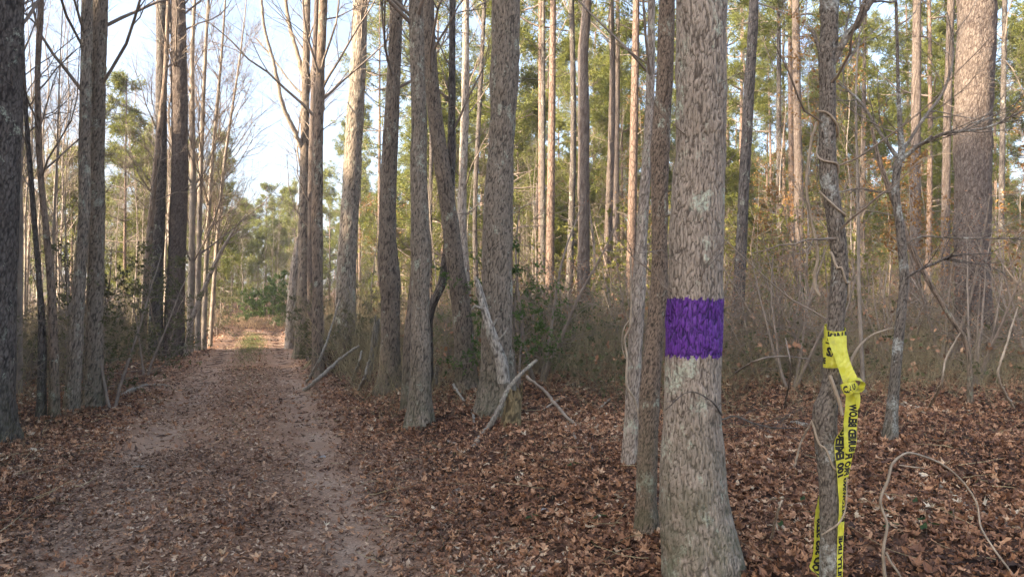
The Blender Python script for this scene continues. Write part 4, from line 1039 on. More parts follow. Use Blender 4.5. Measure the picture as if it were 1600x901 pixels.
# ------------------------------------------------------------------ generic trees, copied
def needles(b, C, D, k, L_, w, rng, spread=.75):
    T = len(C); C = np.repeat(C, k, 0); D = np.repeat(D, k, 0); n = T * k
    d = unit(D * .6 + rng.normal(0, spread, (n, 3))); L2 = L_ * rng.uniform(.6, 1.2, n)[:, None]
    side_ = unit(np.cross(d, rng.normal(0, 1, (n, 3)))) * (w * rng.uniform(.6, 1.3, n))[:, None]
    c = C + rng.normal(0, L_ * .12, (n, 3))
    V = np.stack([c - side_ * .3, c + d * L2 * .55 - side_, c + d * L2, c + d * L2 * .5 + side_], 1)
    r = np.repeat(np.clip(rng.beta(2, 2, T) + 0, 0, 1), k) * .7 + rng.uniform(0, .3, n)
    b.add(V.reshape(-1, 3), np.arange(n * 4).reshape(-1, 4), qr=r)
def pine_variant(seed, H_, r0, cb, spread, nl, k=9, tufts=3, L_=.24, w=.011):
    rng = np.random.default_rng(seed)
    z = np.linspace(-.2, H_, 26); bend = rng.normal(0, 1, 4)
    path = np.stack([.10 * bend[0] * np.sin(z / H_ * 3 + bend[1]) * H_ / 15, .10 * bend[2] * np.sin(z / H_ * 3 + bend[3]) * H_ / 15, z], -1); path[:, :2] -= path[1, :2]
    rad = r0 * (1 - .82 * np.clip(z / H_, 0, 1)) * (1 + .25 * np.exp(-np.maximum(z, 0) / .3))
    bt = MB(); bt.tubes(path[None], rad[None], 10); trunk = bt.mesh('trunk')
    # dead stubs below the crown
    bb = MB()
    st, d, r, t = sprout(path[None], rad[None], 12, .12, cb + .1, 1.3, rng)
    bb.tubes(grow(st, d, rng.uniform(.3, 1.5, 12), 6, .13, (0, 0, .02), rng), taper(np.full(12, .014), 6, .3), 3)
    # living limbs
    t = cb + (1 - cb) * rng.uniform(0, 1, nl) ** .9; t = np.sort(t)
    i = np.minimum((t * 25).astype(int), 24); st = path[i]
    a = rng.uniform(0, 6.28, nl); d = np.stack([np.cos(a), np.sin(a), rng.uniform(.0, .55, nl)], -1)
    prof = np.clip(1.25 - ((t - cb) / (1 - cb)), .25, 1) * np.clip(.5 + 3 * (t - cb), .5, 1)
    ln = spread * prof * rng.uniform(.55, 1.15, nl)
    P1 = grow(st, d, ln, 7, .13, (0, 0, .04), rng); R1 = taper(.012 + .012 * ln, 7, .25); bb.tubes(P1, R1, 4)
    st, d, r, tt = sprout(P1, R1, 6, .25, 1, .7, rng)
    ln2 = np.repeat(ln, 6) * rng.uniform(.18, .42, len(st))
    P2 = grow(st, d, ln2, 4, .15, (0, 0, .08), rng); R2 = taper(np.minimum(r * .6, .009), 4, .5); bb.tubes(P2, R2, 3)
    limbs = bb.mesh('crown')
    C = np.concatenate([P2[:, -1], P2[:, 2] + rng.normal(0, .05, P2[:, 2].shape), P1[:, -1]] + [P2[:, -1] + rng.normal(0, .14, P2[:, -1].shape) for _ in range(tufts - 1)])
    D = np.concatenate([P2[:, -1] - P2[:, -2], P2[:, 2] - P2[:, 1], P1[:, -1] - P1[:, -2]] + [P2[:, -1] - P2[:, -2]] * (tufts - 1))
    bn = MB(); needles(bn, C, unit(D), k, L_, w, rng); fol = bn.mesh('needles', False)
    return trunk, limbs, fol
def bare_variant(seed, H_, r0, forks=1, **kw):
    rng = np.random.default_rng(seed)
    z = np.linspace(-.15, H_, 30); q = rng.normal(0, 1, 6)
    path = np.stack([.05 * H_ / 3 * (q[0] * np.sin(z * .5 + q[1]) + .4 * q[4] * np.sin(z * 1.7)) * (z / H_ + .2) + q[5] * .03 * z, .05 * H_ / 3 * q[2] * np.sin(z * .45 + q[3]) * (z / H_ + .2), z], -1); path[:, :2] -= path[0, :2]
    rad = r0 * (1 - .85 * np.clip(z / H_, 0, 1)); bt = MB(); bt.tubes(path[None], rad[None], 8); trunk = bt.mesh('trunk')
    bb = MB(); bare_crown(bb, path, rad, H_ * .25, rng, **kw); return trunk, bb.mesh('crown'), bb
def leafy_clump(C, n_per, L_, w, rng, spread=.3):
    b = MB(); needles(b, C, unit(rng.normal(0, 1, C.shape) + np.array([0, 0, .3])), n_per, L_, w, rng, 1.2); return b.mesh('foliage', False)
def bush_variant(seed, H_, R_, nst, per=5, leafn=7, L_=.07, w=.014, conical=.5, low=.12):
    rng = np.random.default_rng(seed); bb = MB()
    a = rng.uniform(0, 6.28, nst); st = np.stack([np.cos(a), np.sin(a), 0 * a], -1) * .05 * R_; d = np.stack([np.cos(a) * .35, np.sin(a) * .35, np.ones(nst)], -1)
    P0 = grow(st, d, H_ * rng.uniform(.6, 1, nst), 9, .07, (0, 0, .05), rng); R0 = taper(np.full(nst, .012 + .006 * H_), 9, .25); bb.tubes(P0, R0, 5)
    st, d, r, t = sprout(P0, R0, 14, low, 1, 1.2, rng); ln = R_ * (1 - conical * t) * rng.uniform(.5, 1.1, len(st))
    P1 = grow(st, d, ln, 6, .12, (0, 0, .03), rng); R1 = taper(np.minimum(r * .5, .008), 6, .3); bb.tubes(P1, R1, 3)
    st, d, r, t = sprout(P1, R1, per, .25, 1, .6, rng); P2 = grow(st, d, np.repeat(ln, per) * .3, 3, .12, (0, 0, .02), rng); bb.tubes(P2, taper(np.full(len(st), .003), 3, .5), 3)
    C = np.concatenate([P2[:, 1], P2[:, 2]]); return bb.mesh('stems'), leafy_clump(C, leafn, L_, w, rng)

PINES = [pine_variant(11, 21, .14, .46, 3.0, 44, 9, 4, .26, .017), pine_variant(12, 18, .13, .38, 2.7, 42, 9, 4, .26, .017), pine_variant(13, 23, .15, .48, 3.2, 44, 9, 4, .26, .017), pine_variant(14, 16, .11, .30, 2.4, 38, 9, 4, .26, .015)]
STAND = [pine_variant(15, 17, .12, .25, 2.6, 60, 9, 5, .26, .02), pine_variant(16, 15, .11, .25, 2.5, 60, 9, 5, .26, .02)]
YOUNG = [pine_variant(21, 11, .09, .10, 2.4, 52, 9, 5, .26, .018), pine_variant(22, 9, .075, .08, 2.2, 48, 9, 5, .26, .018), pine_variant(23, 13, .10, .16, 2.6, 52, 9, 5, .26, .018)]
BARE = [bare_variant(31 + k, h_, r_, nl=20, length=l_, l2=5, l3=5, l4=2, k=3, ang=.6, up=.07) for k, (h_, r_, l_) in enumerate([(12, .055, 2.6), (9, .04, 2.0), (14, .075, 3.2), (7, .03, 1.5), (11, .05, 2.2), (5, .022, 1.2)])]
BARE_L = []
for (tr, cr, bb) in BARE[:2] + BARE[3:6]:
    rng = np.random.default_rng(5); vv = bb.v[-1][::3]; vv = vv[rng.permutation(len(vv))[:420]]
    BARE_L.append((tr, cr, leafy_clump(vv, 2, .09, .028, rng)))
CEDAR = [bush_variant(41, 3.2, 1.3, 2), bush_variant(42, 2.4, 1.2, 3), bush_variant(43, 4.5, 1.6, 2, 6), bush_variant(44, 4.2, 2.2, 4, 7, 8, .16, .05)]
WILD = [bush_variant(45, 3.2, 1.5, 4, 5, 7, .09, .028, .3), bush_variant(46, 2.4, 1.4, 4, 5, 7, .09, .028, .2), bush_variant(47, 4.2, 1.8, 4, 5, 7, .10, .03, .3)]
TWIGGY = [bush_variant(61, 3.0, 1.2, 5, 7, 1, .05, .008, .4), bush_variant(62, 2.1, 1.1, 7, 6, 1, .05, .008, .3), bush_variant(63, 4.0, 1.3, 4, 7, 1, .05, .008, .4)]
BROOM = [bush_variant(51, 1.8, 1.0, 5, 4, 3, .10, .006, .3), bush_variant(52, 1.3, .9, 5, 4, 3, .10, .006, .3)]

ANCH = [(-60, 'dark edge trunk'), (130, 'double grey trunk'), (275, 'scaly pine'), (475, 'farthest right-row trunk'), (545, 'root-mound trunk'), (608, 'burled trunk'), (655, 'knotty trunk'), (705, 'leaning trunk'), (783, 'thickest grey trunk'), (912, 'forked pine'), (1010, 'slim brown tree'), (1088, 'purple-banded tree'), (1165, 'dark leaning pine'), (1297, 'taped sapling'), (1408, 'thin forked sapling'), (1521, 'thick right-hand pine')]
def where(x, y):
    if y < 1: return 'behind the viewpoint left of the track'
    px = 800 + x / y * FPX
    if px < -60: return 'beyond the left edge of the view'
    if px > 1640: return 'beyond the right edge of the view'
    a = [n for p, n in ANCH if p <= px][-1:]; c = [n for p, n in ANCH if p > px][:1]
    if not c: return 'right of the ' + a[0]
    return 'between %s and %s' % (a[0], c[0])
def dist(y):
    return 'close' if y < 13 else 'mid-distance' if y < 24 else 'distant' if y < 45 else 'remote'
PLACED = []
def place(kind, var, x, y, s, rz, adj, cat, mats, names):
    z = float(height(x, y)) - .03
    lab = '%s %s %s' % (dist(y) if y > 0 else 'near', adj, where(x, y))
    t = thing(kind, (x, y, z), lab, cat, lab, rz, s)
    PLACED.append((lab, x / max(y, .1), y, t))
    par = t
    for me, mt, nm in zip(var, mats, names):
        if not me.materials: me.materials.append(M[mt])
        o = link(nm, me, par)
        if nm == 'crown' and len(names) > 2: par = o
    return t
ORD = ['leftmost'] + [w_ + ' from left' for w_ in 'second third fourth fifth sixth seventh eighth ninth tenth eleventh twelfth thirteenth fourteenth fifteenth sixteenth seventeenth eighteenth nineteenth twentieth'.split()]
def settle_labels():
    by = {}
    for lab, k, y, t in PLACED: by.setdefault(lab, []).append((k, t))
    for lab, l in by.items():
        if len(l) == 1:
            del l[0][1]['group']; continue
        if 'viewpoint' in lab or 'edge of the view' in lab or len(l) > 20: continue
        for i, (k, t) in enumerate(sorted(l, key=lambda q: q[0])):
            t['label'] = (ORD[i] if i < len(l) - 1 else 'rightmost') + ', ' + lab
rr = random.Random(11)
taken = []
def free(x, y, d):
    if any((x - a) ** 2 + (y - c) ** 2 < d * d for a, c in taken): return False
    taken.append((x, y)); return True
def px_of(x, y): return 800 + x / y * FPX
PN = ('trunk', 'crown', 'needles')
# tall pines behind the right row
n = 0; tries = 0
while n < 27 and tries < 5000:
    tries += 1
    y = rr.uniform(17, 62); px = rr.uniform(500, 1680); x = (px - 800) / FPX * y
    if side(x, y) < 5: continue
    if 480 < px < 770 and y < 36: continue
    if not free(x, y, 2.3): continue
    k = rr.randrange(4)
    place('pine_tree', PINES[k], x, y, rr.uniform(.85, 1.15), rr.uniform(0, 6.28), ['tall pine', 'tufted pine', 'long-boled pine', 'slender pine'][k], 'pine tree', ('pole_bark', 'twig', 'needle'), PN); n += 1
n = 0; tries = 0
while n < 34 and tries < 5000:
    tries += 1
    y = rr.uniform(38, 72); px = rr.uniform(520, 1680); x = (px - 800) / FPX * y
    if side(x, y) < 6 or not free(x, y, 2.0): continue
    k = rr.randrange(4)
    place('pine_tree', PINES[k], x, y, rr.uniform(.8, 1.1), rr.uniform(0, 6.28), ['tall pine', 'tufted pine', 'long-boled pine', 'slender pine'][k], 'pine tree', ('pole_bark', 'twig', 'needle'), PN); n += 1
n = 0; tries = 0
while n < 3 and tries < 5000:
    tries += 1
    y = rr.uniform(25, 48); px = rr.uniform(800, 1680); x = (px - 800) / FPX * y
    if side(x, y) < 6 or not free(x, y, 2.0): continue
    place('pine_tree', STAND[n % 2], x, y, rr.uniform(.8, 1.15), rr.uniform(0, 6.28), ['full-crowned pine', 'dense-needled pine'][n % 2], 'pine tree', ('pole_bark', 'twig', 'needle'), PN); n += 1
# young green pines, filling the height between brush and high crowns
n = 0; tries = 0
while n < 50 and tries < 5000:
    tries += 1
    y = rr.uniform(30, 66); px = rr.uniform(480, 1700); x = (px - 800) / FPX * y
    if side(x, y) < 7: continue
    if not free(x, y, 2.0): continue
    k = rr.randrange(3)
    place('pine_tree', YOUNG[k], x, y, rr.uniform(.8, 1.15), rr.uniform(0, 6.28), ['low-branched pine', 'bushy pine', 'half-grown pine'][k], 'pine tree', ('pole_bark', 'twig', 'needle'), PN); n += 1
# the wood closing the view at the end of the track
n = 0; tries = 0
while n < 90 and tries < 3000:
    tries += 1
    y = rr.uniform(58, 105); px = rr.uniform(-40, 1640); x = (px - 800) / FPX * y
    if not free(x, y, 2.6): continue
    k = rr.randrange(3)
    place('pine_tree', YOUNG[k], x, y, rr.uniform(.9, 1.25), rr.uniform(0, 6.28), ['low-branched pine', 'bushy pine', 'half-grown pine'][k], 'pine tree', ('pole_bark', 'twig', 'needle'), PN); n += 1
n = 0; tries = 0
while n < 60 and tries < 3000:
    tries += 1
    y = rr.uniform(34, 70); px = rr.uniform(490, 1660); x = (px - 800) / FPX * y
    if side(x, y) < 8 or not free(x, y, 1.6): continue
    k = rr.randrange(3)
    place('pine_tree', YOUNG[k], x, y, rr.uniform(.35, .7), rr.uniform(0, 6.28), 'low bushy pine', 'pine tree', ('pole_bark', 'twig', 'needle'), PN); n += 1
for (nn, lo, hi, ya, yb) in ((9, 300, 500, 56, 70),):
    n = 0; tries = 0
    while n < nn and tries < 2000:
        tries += 1
        y = rr.uniform(ya, yb); px = rr.uniform(lo, hi); x = (px - 800) / FPX * y
        if not free(x, y, 1.3): continue
        if n % 3 == 2: place('bare_tree', BARE[n % 5][:2], x, y, rr.uniform(.6, .9), rr.uniform(0, 6.28), ['leafless tree', 'bare sapling', 'tall leafless tree', 'bare young sapling', 'twiggy leafless tree'][n % 5], 'bare tree', ('sapling_bark', 'twig'), ('trunk', 'crown'))
        else: place('pine_tree', YOUNG[n % 3], x, y, rr.uniform(.5, .72), rr.uniform(0, 6.28), ['low-branched pine', 'bushy pine', 'half-grown pine'][n % 3], 'pine tree', ('pole_bark', 'twig', 'needle'), PN)
        n += 1
# left wood: bare stems and some pines
n = 0; tries = 0
while n < 90 and tries < 4000:
    tries += 1
    y = rr.uniform(8, 58); px = rr.uniform(-120, 460); x = (px - 800) / FPX * y
    s = side(x, y)
    if s > -3.0 or (px > 335 and y < 45): continue
    if not free(x, y, 1.0): continue
    k = rr.randrange(6)
    place('bare_tree', BARE[k][:2], x, y, rr.uniform(.85, 1.2), rr.uniform(0, 6.28), ['leafless tree', 'bare sapling', 'tall leafless tree', 'bare young sapling', 'twiggy leafless tree', 'spindly bare sapling'][k], 'bare tree', ('sapling_bark', 'twig'), ('trunk', 'crown')); n += 1
for (px, y, k, s) in ((195, 33, 2, .9), (225, 40, 0, 1.0), (335, 44, 2, .9), (110, 34, 1, 1.0), (350, 52, 1, 1.0), (20, 36, 2, .9), (305, 56, 2, 1.0), (250, 52, 0, 1.1)):
    x = (px - 800) / FPX * y
    place('pine_tree', YOUNG[k], x, y, s, px * .7, ['low-branched pine', 'bushy pine', 'half-grown pine'][k], 'pine tree', ('pole_bark', 'twig', 'needle'), PN)
for k, (px, y, s) in enumerate([(338, 66, .8), (356, 72, .95), (372, 64, .72), (388, 78, 1.0), (402, 68, .8), (416, 74, .95), (430, 66, .75), (446, 80, 1.05), (460, 70, .85), (380, 90, 1.1), (424, 92, 1.1), (515, 68, .95), (575, 74, 1.0), (640, 70, .9)]):
    x = (px - 800) / FPX * y
    place('pine_tree', YOUNG[k % 3], x, y, s, px * .9, ['low-branched pine', 'bushy pine', 'half-grown pine'][k % 3], 'pine tree', ('pole_bark', 'twig', 'needle'), PN)
for k, (px, y, s) in enumerate([(345, 52, .8), (362, 55, .9), (381, 50, .7), (398, 56, .85), (412, 53, .75), (434, 55, .8), (452, 51, .7)]):
    x = (px - 800) / FPX * y
    place('bare_tree', BARE[k % 5][:2], x, y, s * .8, px * .9, ['leafless tree', 'bare sapling', 'tall leafless tree', 'bare young sapling', 'twiggy leafless tree'][k % 5], 'bare tree', ('sapling_bark', 'twig'), ('trunk', 'crown'))
# right wood: bare saplings, some still holding orange leaves
n = 0; tries = 0
while n < 95 and tries < 4000:
    tries += 1
    y = rr.uniform(9, 48); px = rr.uniform(490, 1680); x = (px - 800) / FPX * y
    s = side(x, y)
    if s < 3.2: continue
    if y < 14 and rr.random() < .6: continue
    if y < 17 and 640 < px < 1130: continue
    if not free(x, y, 1.0): continue
    if rr.random() < (.35 if px < 1120 else .7) and y > 13:
        k = rr.randrange(len(BARE_L))
        place('leafy_sapling', BARE_L[k], x, y, rr.uniform(.45, .8), rr.uniform(0, 6.28), 'orange-leaved sapling', 'sapling', ('sapling_bark', 'twig', 'orange'), ('trunk', 'crown', 'dead_leaves'))
    else:
        k = rr.choice((1, 3, 4, 5, 5))
        place('bare_tree', BARE[k][:2], x, y, rr.uniform(.6, 1.0), rr.uniform(0, 6.28), ['', 'bare sapling', '', 'bare young sapling', 'twiggy leafless tree', 'spindly bare sapling'][k], 'bare tree', ('sapling_bark', 'twig'), ('trunk', 'crown'))
    n += 1
# unseen evergreens added beside and behind the viewpoint to shade the foreground
for k in range(60):
    for _ in range(80):
        tall = k % 2
        t_ = rr.uniform(13, 25) if tall else rr.uniform(10, 19); q_ = rr.uniform(-18, 12)
        x = -1 - .84 * t_ + .54 * q_; y = 8 - .54 * t_ - .84 * q_
        if y > 0 and x / y > -.95: continue
        if side(x, y) > -2.8: continue
        if free(x, y, 1.2): break
    else: continue
    place('pine_tree', STAND[k // 2 % 2] if tall else YOUNG[k % 3], x, y, rr.uniform(.9, 1.1) * (1.3 if tall and -3 < q_ < 6 else 1), rr.uniform(0, 6.28), 'pine of the dense roadside stand', 'pine tree', ('pole_bark', 'twig', 'needle'), PN)
for (x, y) in ((-12.2, -2.6), (-15.5, -4.7), (-14.2, .2), (-17.8, -2.2), (-10.4, -1.0)):  # more unseen pines, added towards the sun to cover leftover sun patches
    place('pine_tree', STAND[int(x) % 2], x, y, 1.0, x, 'pine of the dense roadside stand', 'pine tree', ('pole_bark', 'twig', 'needle'), PN)
# evergreen shrubs
def shrub(var, px, py, Yd, s, label, mat, kind='cedar_shrub', group=None):
    if Yd is None: g = ground_at(px, py); x, y = g[0], g[1]
    else: y = Yd; x = (px - 800) / FPX * y
    t = thing(kind, (x, y, float(height(x, y)) - .03), label, 'shrub', group, px * .37, s)
    for me, mt, nm in zip(var, ('twig', mat), ('stems', 'foliage')):
        me = me.copy() if me.materials and me.materials[0].name != M[mt].name else me
        if not me.materials: me.materials.append(M[mt])
        elif me.materials[0].name != M[mt].name: me.materials[0] = M[mt]
        link(nm, me, t)
for (px, py, Yd, k, s, lab, mt) in [
    (812, 600, 10.6, 1, .95, 'green cedar shrub whose sprays brush the thickest grey trunk', 'green'),
    (425, 515, 45, 3, .8, 'bright green cedar filling the end of the track', 'green'),
    (398, 515, 47, 3, .5, 'smaller green cedar left of the one at the end of the track', 'green'),
    (447, 515, 43, 3, .45, 'sunlit low cedar at the right of the track end', 'green'),
    (318, 530, 29, 1, 1.1, 'dark cedar overhanging the left verge below the curved sapling', 'olive'),
    (340, 525, 34, 1, 1.1, 'farther dark cedar at the left verge before the bend', 'olive'),
    (178, 640, 11, 0, .9, 'olive shrub close right of the double grey trunk', 'olive'),
    (228, 590, 15.5, 0, .9, 'olive shrub under the raking dead boughs', 'olive'),
    (255, 570, 19, 0, .95, 'olive shrub at the foot of the scaly pine', 'olive'),
    (120, 600, 14, 0, .95, 'olive shrub behind the double grey trunk', 'olive'),
    (860, 590, 12.5, 1, .75, 'low soft green shrub right of the cedar at the thickest trunk', 'olive'),
    (520, 560, 16, 1, .8, 'olive shrub among the vines by the root mound', 'olive'),
    (585, 570, 17, 1, .8, 'olive shrub behind the burled trunk', 'olive')]:
    shrub(CEDAR[k], px, py, Yd, s, lab, mt)
for (px, Yd, k, s, lab) in [
    (835, 13, 0, .9, 'feathery green bush just right of the cedar shrub'), (880, 15, 1, 1.1, 'feathery green bush below the narrow dark pine'),
    (930, 14.5, 0, .85, 'feathery green bush below the straight tan pine'), (965, 17, 0, 1.0, 'feathery green bush behind the slender pale tree'),
    (700, 15, 1, 1.0, 'feathery green bush behind the leaning trunk'), (750, 16, 0, .9, 'feathery green bush between the leaning and the thickest trunk'),
    (1185, 15, 0, 1.0, 'feathery green bush right of the dark leaning pine'), (1225, 18, 1, 1.1, 'feathery green bush below the sunlit orange pine'),
    (1575, 12.5, 1, .9, 'feathery green bush right of the thick right-hand pine'), (990, 21, 0, 1.2, 'far feathery bush behind the slim brown tree')]:
    shrub(BROOM[k], px, 0, Yd, s, lab, 'green', 'broom_shrub')
for (nn, ya, yb, pa_, pb_, smin, var, lab, kind, mt) in ((64, 10, 26, 620, 1680, 4.2, TWIGGY, 'leafless twiggy shrub', 'twiggy_shrub', 'litter'), (30, 9, 30, -100, 330, 0, TWIGGY, 'leafless twiggy shrub', 'twiggy_shrub', 'olive'), (64, 18, 45, 500, 1660, 5, WILD, 'yellow-green shrub', 'leafy_shrub', 'yellowgreen')):
    n = 0; tries = 0
    vv = [(a_, b_.copy()) for a_, b_ in var]
    while n < nn and tries < 3000:
        tries += 1
        y = rr.uniform(ya, yb); px = rr.uniform(pa_, pb_); x = (px - 800) / FPX * y; s = side(x, y)
        if (smin and s < smin) or (not smin and s > -2.9): continue
        if not free(x, y, .8): continue
        place(kind, vv[rr.randrange(3)], x, y, rr.uniform(.6, 1.05), rr.uniform(0, 6.28), lab, 'shrub', ('twig', mt), ('stems', 'foliage')); n += 1
# seedlings with a few broad green leaves
def seedling(px, py, nlf, s, label):
    g = ground_at(px, py); t = thing('seedling', (g[0], g[1], float(height(g[0], g[1]))), label, 'seedling')
    rng = np.random.default_rng(int(px)); b = MB(); b.tubes(np.array([[[0, 0, -.02], [.003, 0, .03], [.0, .004, .07]]]), np.full((1, 3), .0018), 4); b.build('stem', M['twig'], t)
    v, f = TPL[0]
    for k in range(nlf):
        R = rotmats(np.array([k * 2.1 + rng.uniform(0, .5)]), np.array([-.35]), np.array([rng.normal(0, .2)]))[0]
        b = MB(); b.add((v * s + np.array([0, s * .55, 0])) @ R.T + np.array([0, 0, .045 + .012 * k]), t=f, tr=np.full(len(f), rng.uniform(.4, .9))); b.build('leaf', M['green'], t)
seedling(1447, 835, 4, .075, 'green seedling with four leaves inside the vine arch')
seedling(1490, 815, 1, .08, 'single green leaf of a seedling right of the four-leaved one')
seedling(1432, 793, 2, .06, 'two-leaved seedling above the four-leaved one')
seedling(1390, 835, 3, .05, 'small seedling by the left leg of the arching vine')
seedling(1257, 790, 2, .06, 'seedling just left of the taped sapling foot')
seedling(1222, 830, 2, .06, 'pale seedling between the purple-banded tree and the taped sapling')
seedling(893, 735, 3, .06, 'seedling at the end of the sprawled crooked branch')
seedling(935, 820, 3, .05, 'seedling left of the slim brown tree foot')
seedling(830, 820, 3, .05, 'seedling below the small grey stone')

# ------------------------------------------------------------------ small twigs strewn on the forest floor
n_ = 1500; tx, ty = wedge(n_, 3.2, 16); m_ = abs(side(tx, ty)) > 1.0; tx, ty = tx[m_], ty[m_]; n_ = len(tx)
ta = RG.uniform(0, 6.28, n_); st_ = np.stack([tx, ty, height(tx, ty) + .035], -1); dd = np.stack([np.cos(ta), np.sin(ta), RG.normal(.02, .12, n_)], -1)
P_ = grow(st_, dd, RG.uniform(.06, .45, n_), 6, .16, (0, 0, -.02)); P_[..., 2] = np.maximum(P_[..., 2], height(P_[..., 0], P_[..., 1]) + .02)
b = MB(); b.tubes(P_, taper(RG.uniform(.0012, .0042, n_), 6, .4), 4, RG.uniform(0, 1, n_))
tag(b.build('twig_litter', M['stem']), 'small dead twigs strewn over the leaves', 'twigs', kind='stuff')

# ------------------------------------------------------------------ leaves banked against the trunk feet
b = MB()
for (x0_, y0_, r_) in BASES:
    if y0_ > 16: continue
    n_ = 70; a_ = RG.uniform(0, 6.28, n_); d_ = r_ * 1.05 + abs(RG.normal(0, .10, n_))
    lx, ly = x0_ + np.cos(a_) * d_, y0_ + np.sin(a_) * d_
    scatter_leaves(b, lx, ly, RG.uniform(.03, .075, n_), TPL, .7, .03)
tag(b.build('leaf_drifts', M['litter'], smooth=False), 'leaves banked up against the feet of the nearer trunks', 'leaf litter', kind='stuff')

# ------------------------------------------------------------------ undergrowth
def undergrowth(n, pick, hfun, label, mat, seed, side_tw=5, wob=.09, rad=.0035, name='undergrowth', curl=-.01, leaves=None, clump=True):
    rng = np.random.default_rng(seed); pts = []
    while len(pts) < n:
        p = pick(rng)
        if p is not None: pts.append(p)
    pts = np.array(pts); x, y = pts[:, 0], pts[:, 1]
    st = np.stack([x, y, height(x, y) - .03], -1)
    d = np.stack([rng.normal(0, .5, n), rng.normal(0, .5, n), np.ones(n)], -1)
    ln = hfun(x, y, rng); b = MB(); rc = np.clip(rng.beta(.9, 1.5, n) * .55 + (fbm(np.stack([x * 1.6, y * 1.6, x * 0], -1), seed, 3) - .33) * 1.3, 0, 1)
    P = grow(st, d, ln, 7, wob, (0, 0, curl), rng); R = taper(rad * rng.uniform(.6, 1.6, n) * np.clip(y / 12, .8, 2.0), 7, .3); b.tubes(P, R, 3, rc)
    if side_tw:
        s2, d2, r, t = sprout(P, R, side_tw, .2, .98, .65, rng)
        P2 = grow(s2, d2, np.repeat(ln, side_tw) * rng.uniform(.12, .35, len(s2)), 4, wob * 1.4, (0, 0, .02), rng); b.tubes(P2, taper(r * .7, 4, .4), 3, np.repeat(rc, side_tw))
    o = b.build(name, M[mat], None)
    tag(o, label, 'undergrowth', kind='stuff')
    if leaves:
        dn_ = vnoise(P2[:, -1] * np.array([2.2, 2.2, 3.0]), seed + 2); ok_ = np.where(dn_ > .56)[0]; C = P2[:, -1][rng.permutation(ok_)[:leaves[0]]]; bb = MB(); needles(bb, C, unit(rng.normal(0, 1, C.shape)), leaves[1], leaves[2], leaves[3], rng, 1.2)
        tag(bb.build('withered_leaves', M[leaves[4]], None, smooth=False), leaves[5], 'leaves', kind='stuff')
def pick_r(y0, y1, s0=3.0):
    def f(rng):
        y = math.sqrt(rng.uniform(y0 ** 2, y1 ** 2)); u = rng.uniform(-.35, .78); x = u * y
        s = side(x, y)
        if s < s0: return None
        dens = vnoise(np.array([x * .35, y * .35, 3.]), 77)
        near = sstep(7.0, 12.5, y + .10 * max(0, s) )
        if rng.uniform() > (.25 + .9 * dens) * (near * .97 + .03): return None
        return x, y
    return f
def pick_l(rng):
    y = math.sqrt(rng.uniform(6.5 ** 2, 42 ** 2)); u = rng.uniform(-.78, -.36); x = u * y
    s = side(x, y)
    if s > -2.5 or (s > -3.1 and rng.uniform() < .6): return None
    return x, y
undergrowth(6500, pick_r(9.5, 46), lambda x, y, r: (.5 + 1.25 * r.beta(2, 2.2, len(x))) * (.55 + .55 * sstep(8, 15, y)), 'tangle of dry brown stems under the pines right of the track', 'stem', 61, 5, .16,
            leaves=(7000, 3, .085, .030, 'litter', 'withered tan leaves clinging in the brush right of the track'))
undergrowth(5200, pick_l, lambda x, y, r: (.5 + 1.5 * r.beta(2, 2.2, len(x))), 'tangle of grey-brown stems left of the track', 'stem', 62, 5, .15,
            leaves=(6000, 3, .055, .014, 'olive', 'small dull leaves in the thicket left of the track'))
undergrowth(500, pick_r(13, 40), lambda x, y, r: r.uniform(.5, 1.3, len(x)), 'pale dry grass stalks in the brush right of the track', 'straw', 63, 2, .05, .0028, 'dry_grass')
def pick_r2(rng):
    y = math.sqrt(rng.uniform(9.5 ** 2, 22 ** 2)); u = rng.uniform(.0, .78); x = u * y
    if side(x, y) < 4.5 or rng.uniform() > .25 + vnoise(np.array([x * .5, y * .5, 9.]), 78): return None
    return x, y
undergrowth(2600, pick_r2, lambda x, y, r: r.uniform(.5, 1.7, len(x)) * (.6 + .4 * sstep(10, 14, y)), 'thick brown brush of twigs and dead leaves behind the purple-banded tree', 'brush', 68, 7, .19, .0042, 'brush',
            leaves=(5000, 3, .06, .022, 'olive', 'dull olive and brown leaves caught in the brush behind the purple-banded tree'))
def pick_r3(rng):
    y = rng.uniform(7.6, 14); u = rng.uniform(.0, .76); x = u * y
    if side(x, y) < 4.0 or rng.uniform() > .15 + .85 * sstep(7.5, 12, y + .5 * vnoise(np.array([x, y, 2.]), 5)): return None
    return x, y
undergrowth(1900, pick_r3, lambda x, y, r: r.uniform(.35, 1.6, len(x)) * (.5 + .5 * sstep(8, 12, y)), 'pale wiry twigs and shoots at the front of the right-hand brush', 'stem', 69, 6, .16, .0026, 'wiry_brush')
# band of vines and shoots along the foot of the right row
def pick_row(rng):
    y = rng.uniform(9, 26); s = rng.uniform(1.75, 3.3); return -0.31 - .339 * y + s / .947, y
undergrowth(1900, pick_row, lambda x, y, r: r.uniform(.25, 2.1, len(x)) * sstep(9, 14, y) + .1, 'vine shoots and twigs along the foot of the right row', 'stem', 64, 4, .12, .0035, 'vine_tangle')
def pick_end(rng):
    x = rng.uniform(-26, -9); y = rng.uniform(41, 50)
    return x, y
undergrowth(1500, pick_end, lambda x, y, r: r.uniform(.3, .9, len(x)), 'tan dry grass on the bank where the track bends away', 'straw', 65, 2, .1, .003, 'dry_grass')
# short verge growth left
def pick_v(rng):
    y = rng.uniform(5.5, 20); s = rng.uniform(-3.3, -1.9); return -0.31 - .339 * y + s / .947, y
undergrowth(650, pick_v, lambda x, y, r: r.uniform(.1, .45, len(x)), 'low wiry shoots on the left verge', 'stem', 66, 3, .14, .002, 'verge_growth')
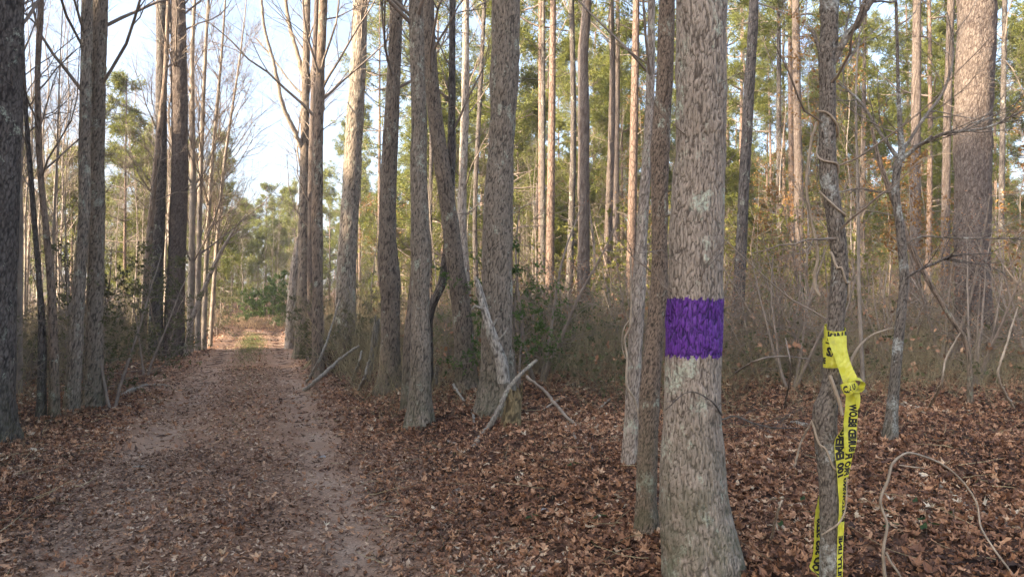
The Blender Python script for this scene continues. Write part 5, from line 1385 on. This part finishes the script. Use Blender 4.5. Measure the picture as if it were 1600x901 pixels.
# grass blades on the crown of the track
def blades(n, pick, hh, label, seed):
    rng = np.random.default_rng(seed); P = np.array([pick(rng) for _ in range(n)]); x, y = P.T
    b = MB(); st = np.stack([x, y, height(x, y)], -1); a = rng.uniform(0, 6.28, n); w_ = .003 * np.clip(y / 10, 1, 3)
    pw = np.stack([np.cos(a) * w_, np.sin(a) * w_, 0 * a], -1); l = rng.uniform(.5, 1, n)[:, None] * hh
    tip = st + np.stack([rng.normal(0, .4, n), rng.normal(0, .4, n), np.ones(n)], -1) * l
    b.add(np.stack([st - pw, st + pw, tip], 1).reshape(-1, 3), t=np.arange(n * 3).reshape(-1, 3), tr=rng.uniform(0, 1, n))
    tag(b.build('grass', M['grass'], None, smooth=False), label, 'grass', kind='stuff')
def pg1(rng):
    y = float(np.clip(rng.normal(28, 4.5), 17, 39)); return float(road_x(y)) + rng.normal(-.1, .26), y
def pg2(rng):
    y = rng.uniform(8, 21); return float(road_x(y)) + rng.normal(.0, .22), y
blades(4800, pg1, .08, 'bright grass strip down the middle of the track in the sunlight', 71)
blades(1300, pg2, .05, 'sparse grass between the wheel ruts', 72)
def pg3(rng):
    y = rng.uniform(4, 9.5); return rng.uniform(-.2, .7) * y, y
blades(0 + 900, pg3, .06, 'scattered green sprigs among the leaves', 73)

settle_labels()

# ------------------------------------------------------------------ thin winter air
m, nt = newmat('haze')
pv = N(nt, 'ShaderNodeVolumePrincipled', {'Color': (.98, .97, .96, 1), 'Density': 0.0009, 'Anisotropy': .3})
N(nt, 'ShaderNodeOutputMaterial', {1: pv.outputs[0]})
b = MB()
x0, x1, y0, y1, z0, z1 = -262, 262, -92, 422, -6, 34
b.add([(x0, y0, z0), (x1, y0, z0), (x1, y1, z0), (x0, y1, z0), (x0, y0, z1), (x1, y0, z1), (x1, y1, z1), (x0, y1, z1)],
      [(0, 3, 2, 1), (4, 5, 6, 7), (0, 1, 5, 4), (1, 2, 6, 5), (2, 3, 7, 6), (3, 0, 4, 7)])
tag(b.build('haze', m, None, smooth=False), 'thin pale haze between the trees', 'haze', kind='stuff')
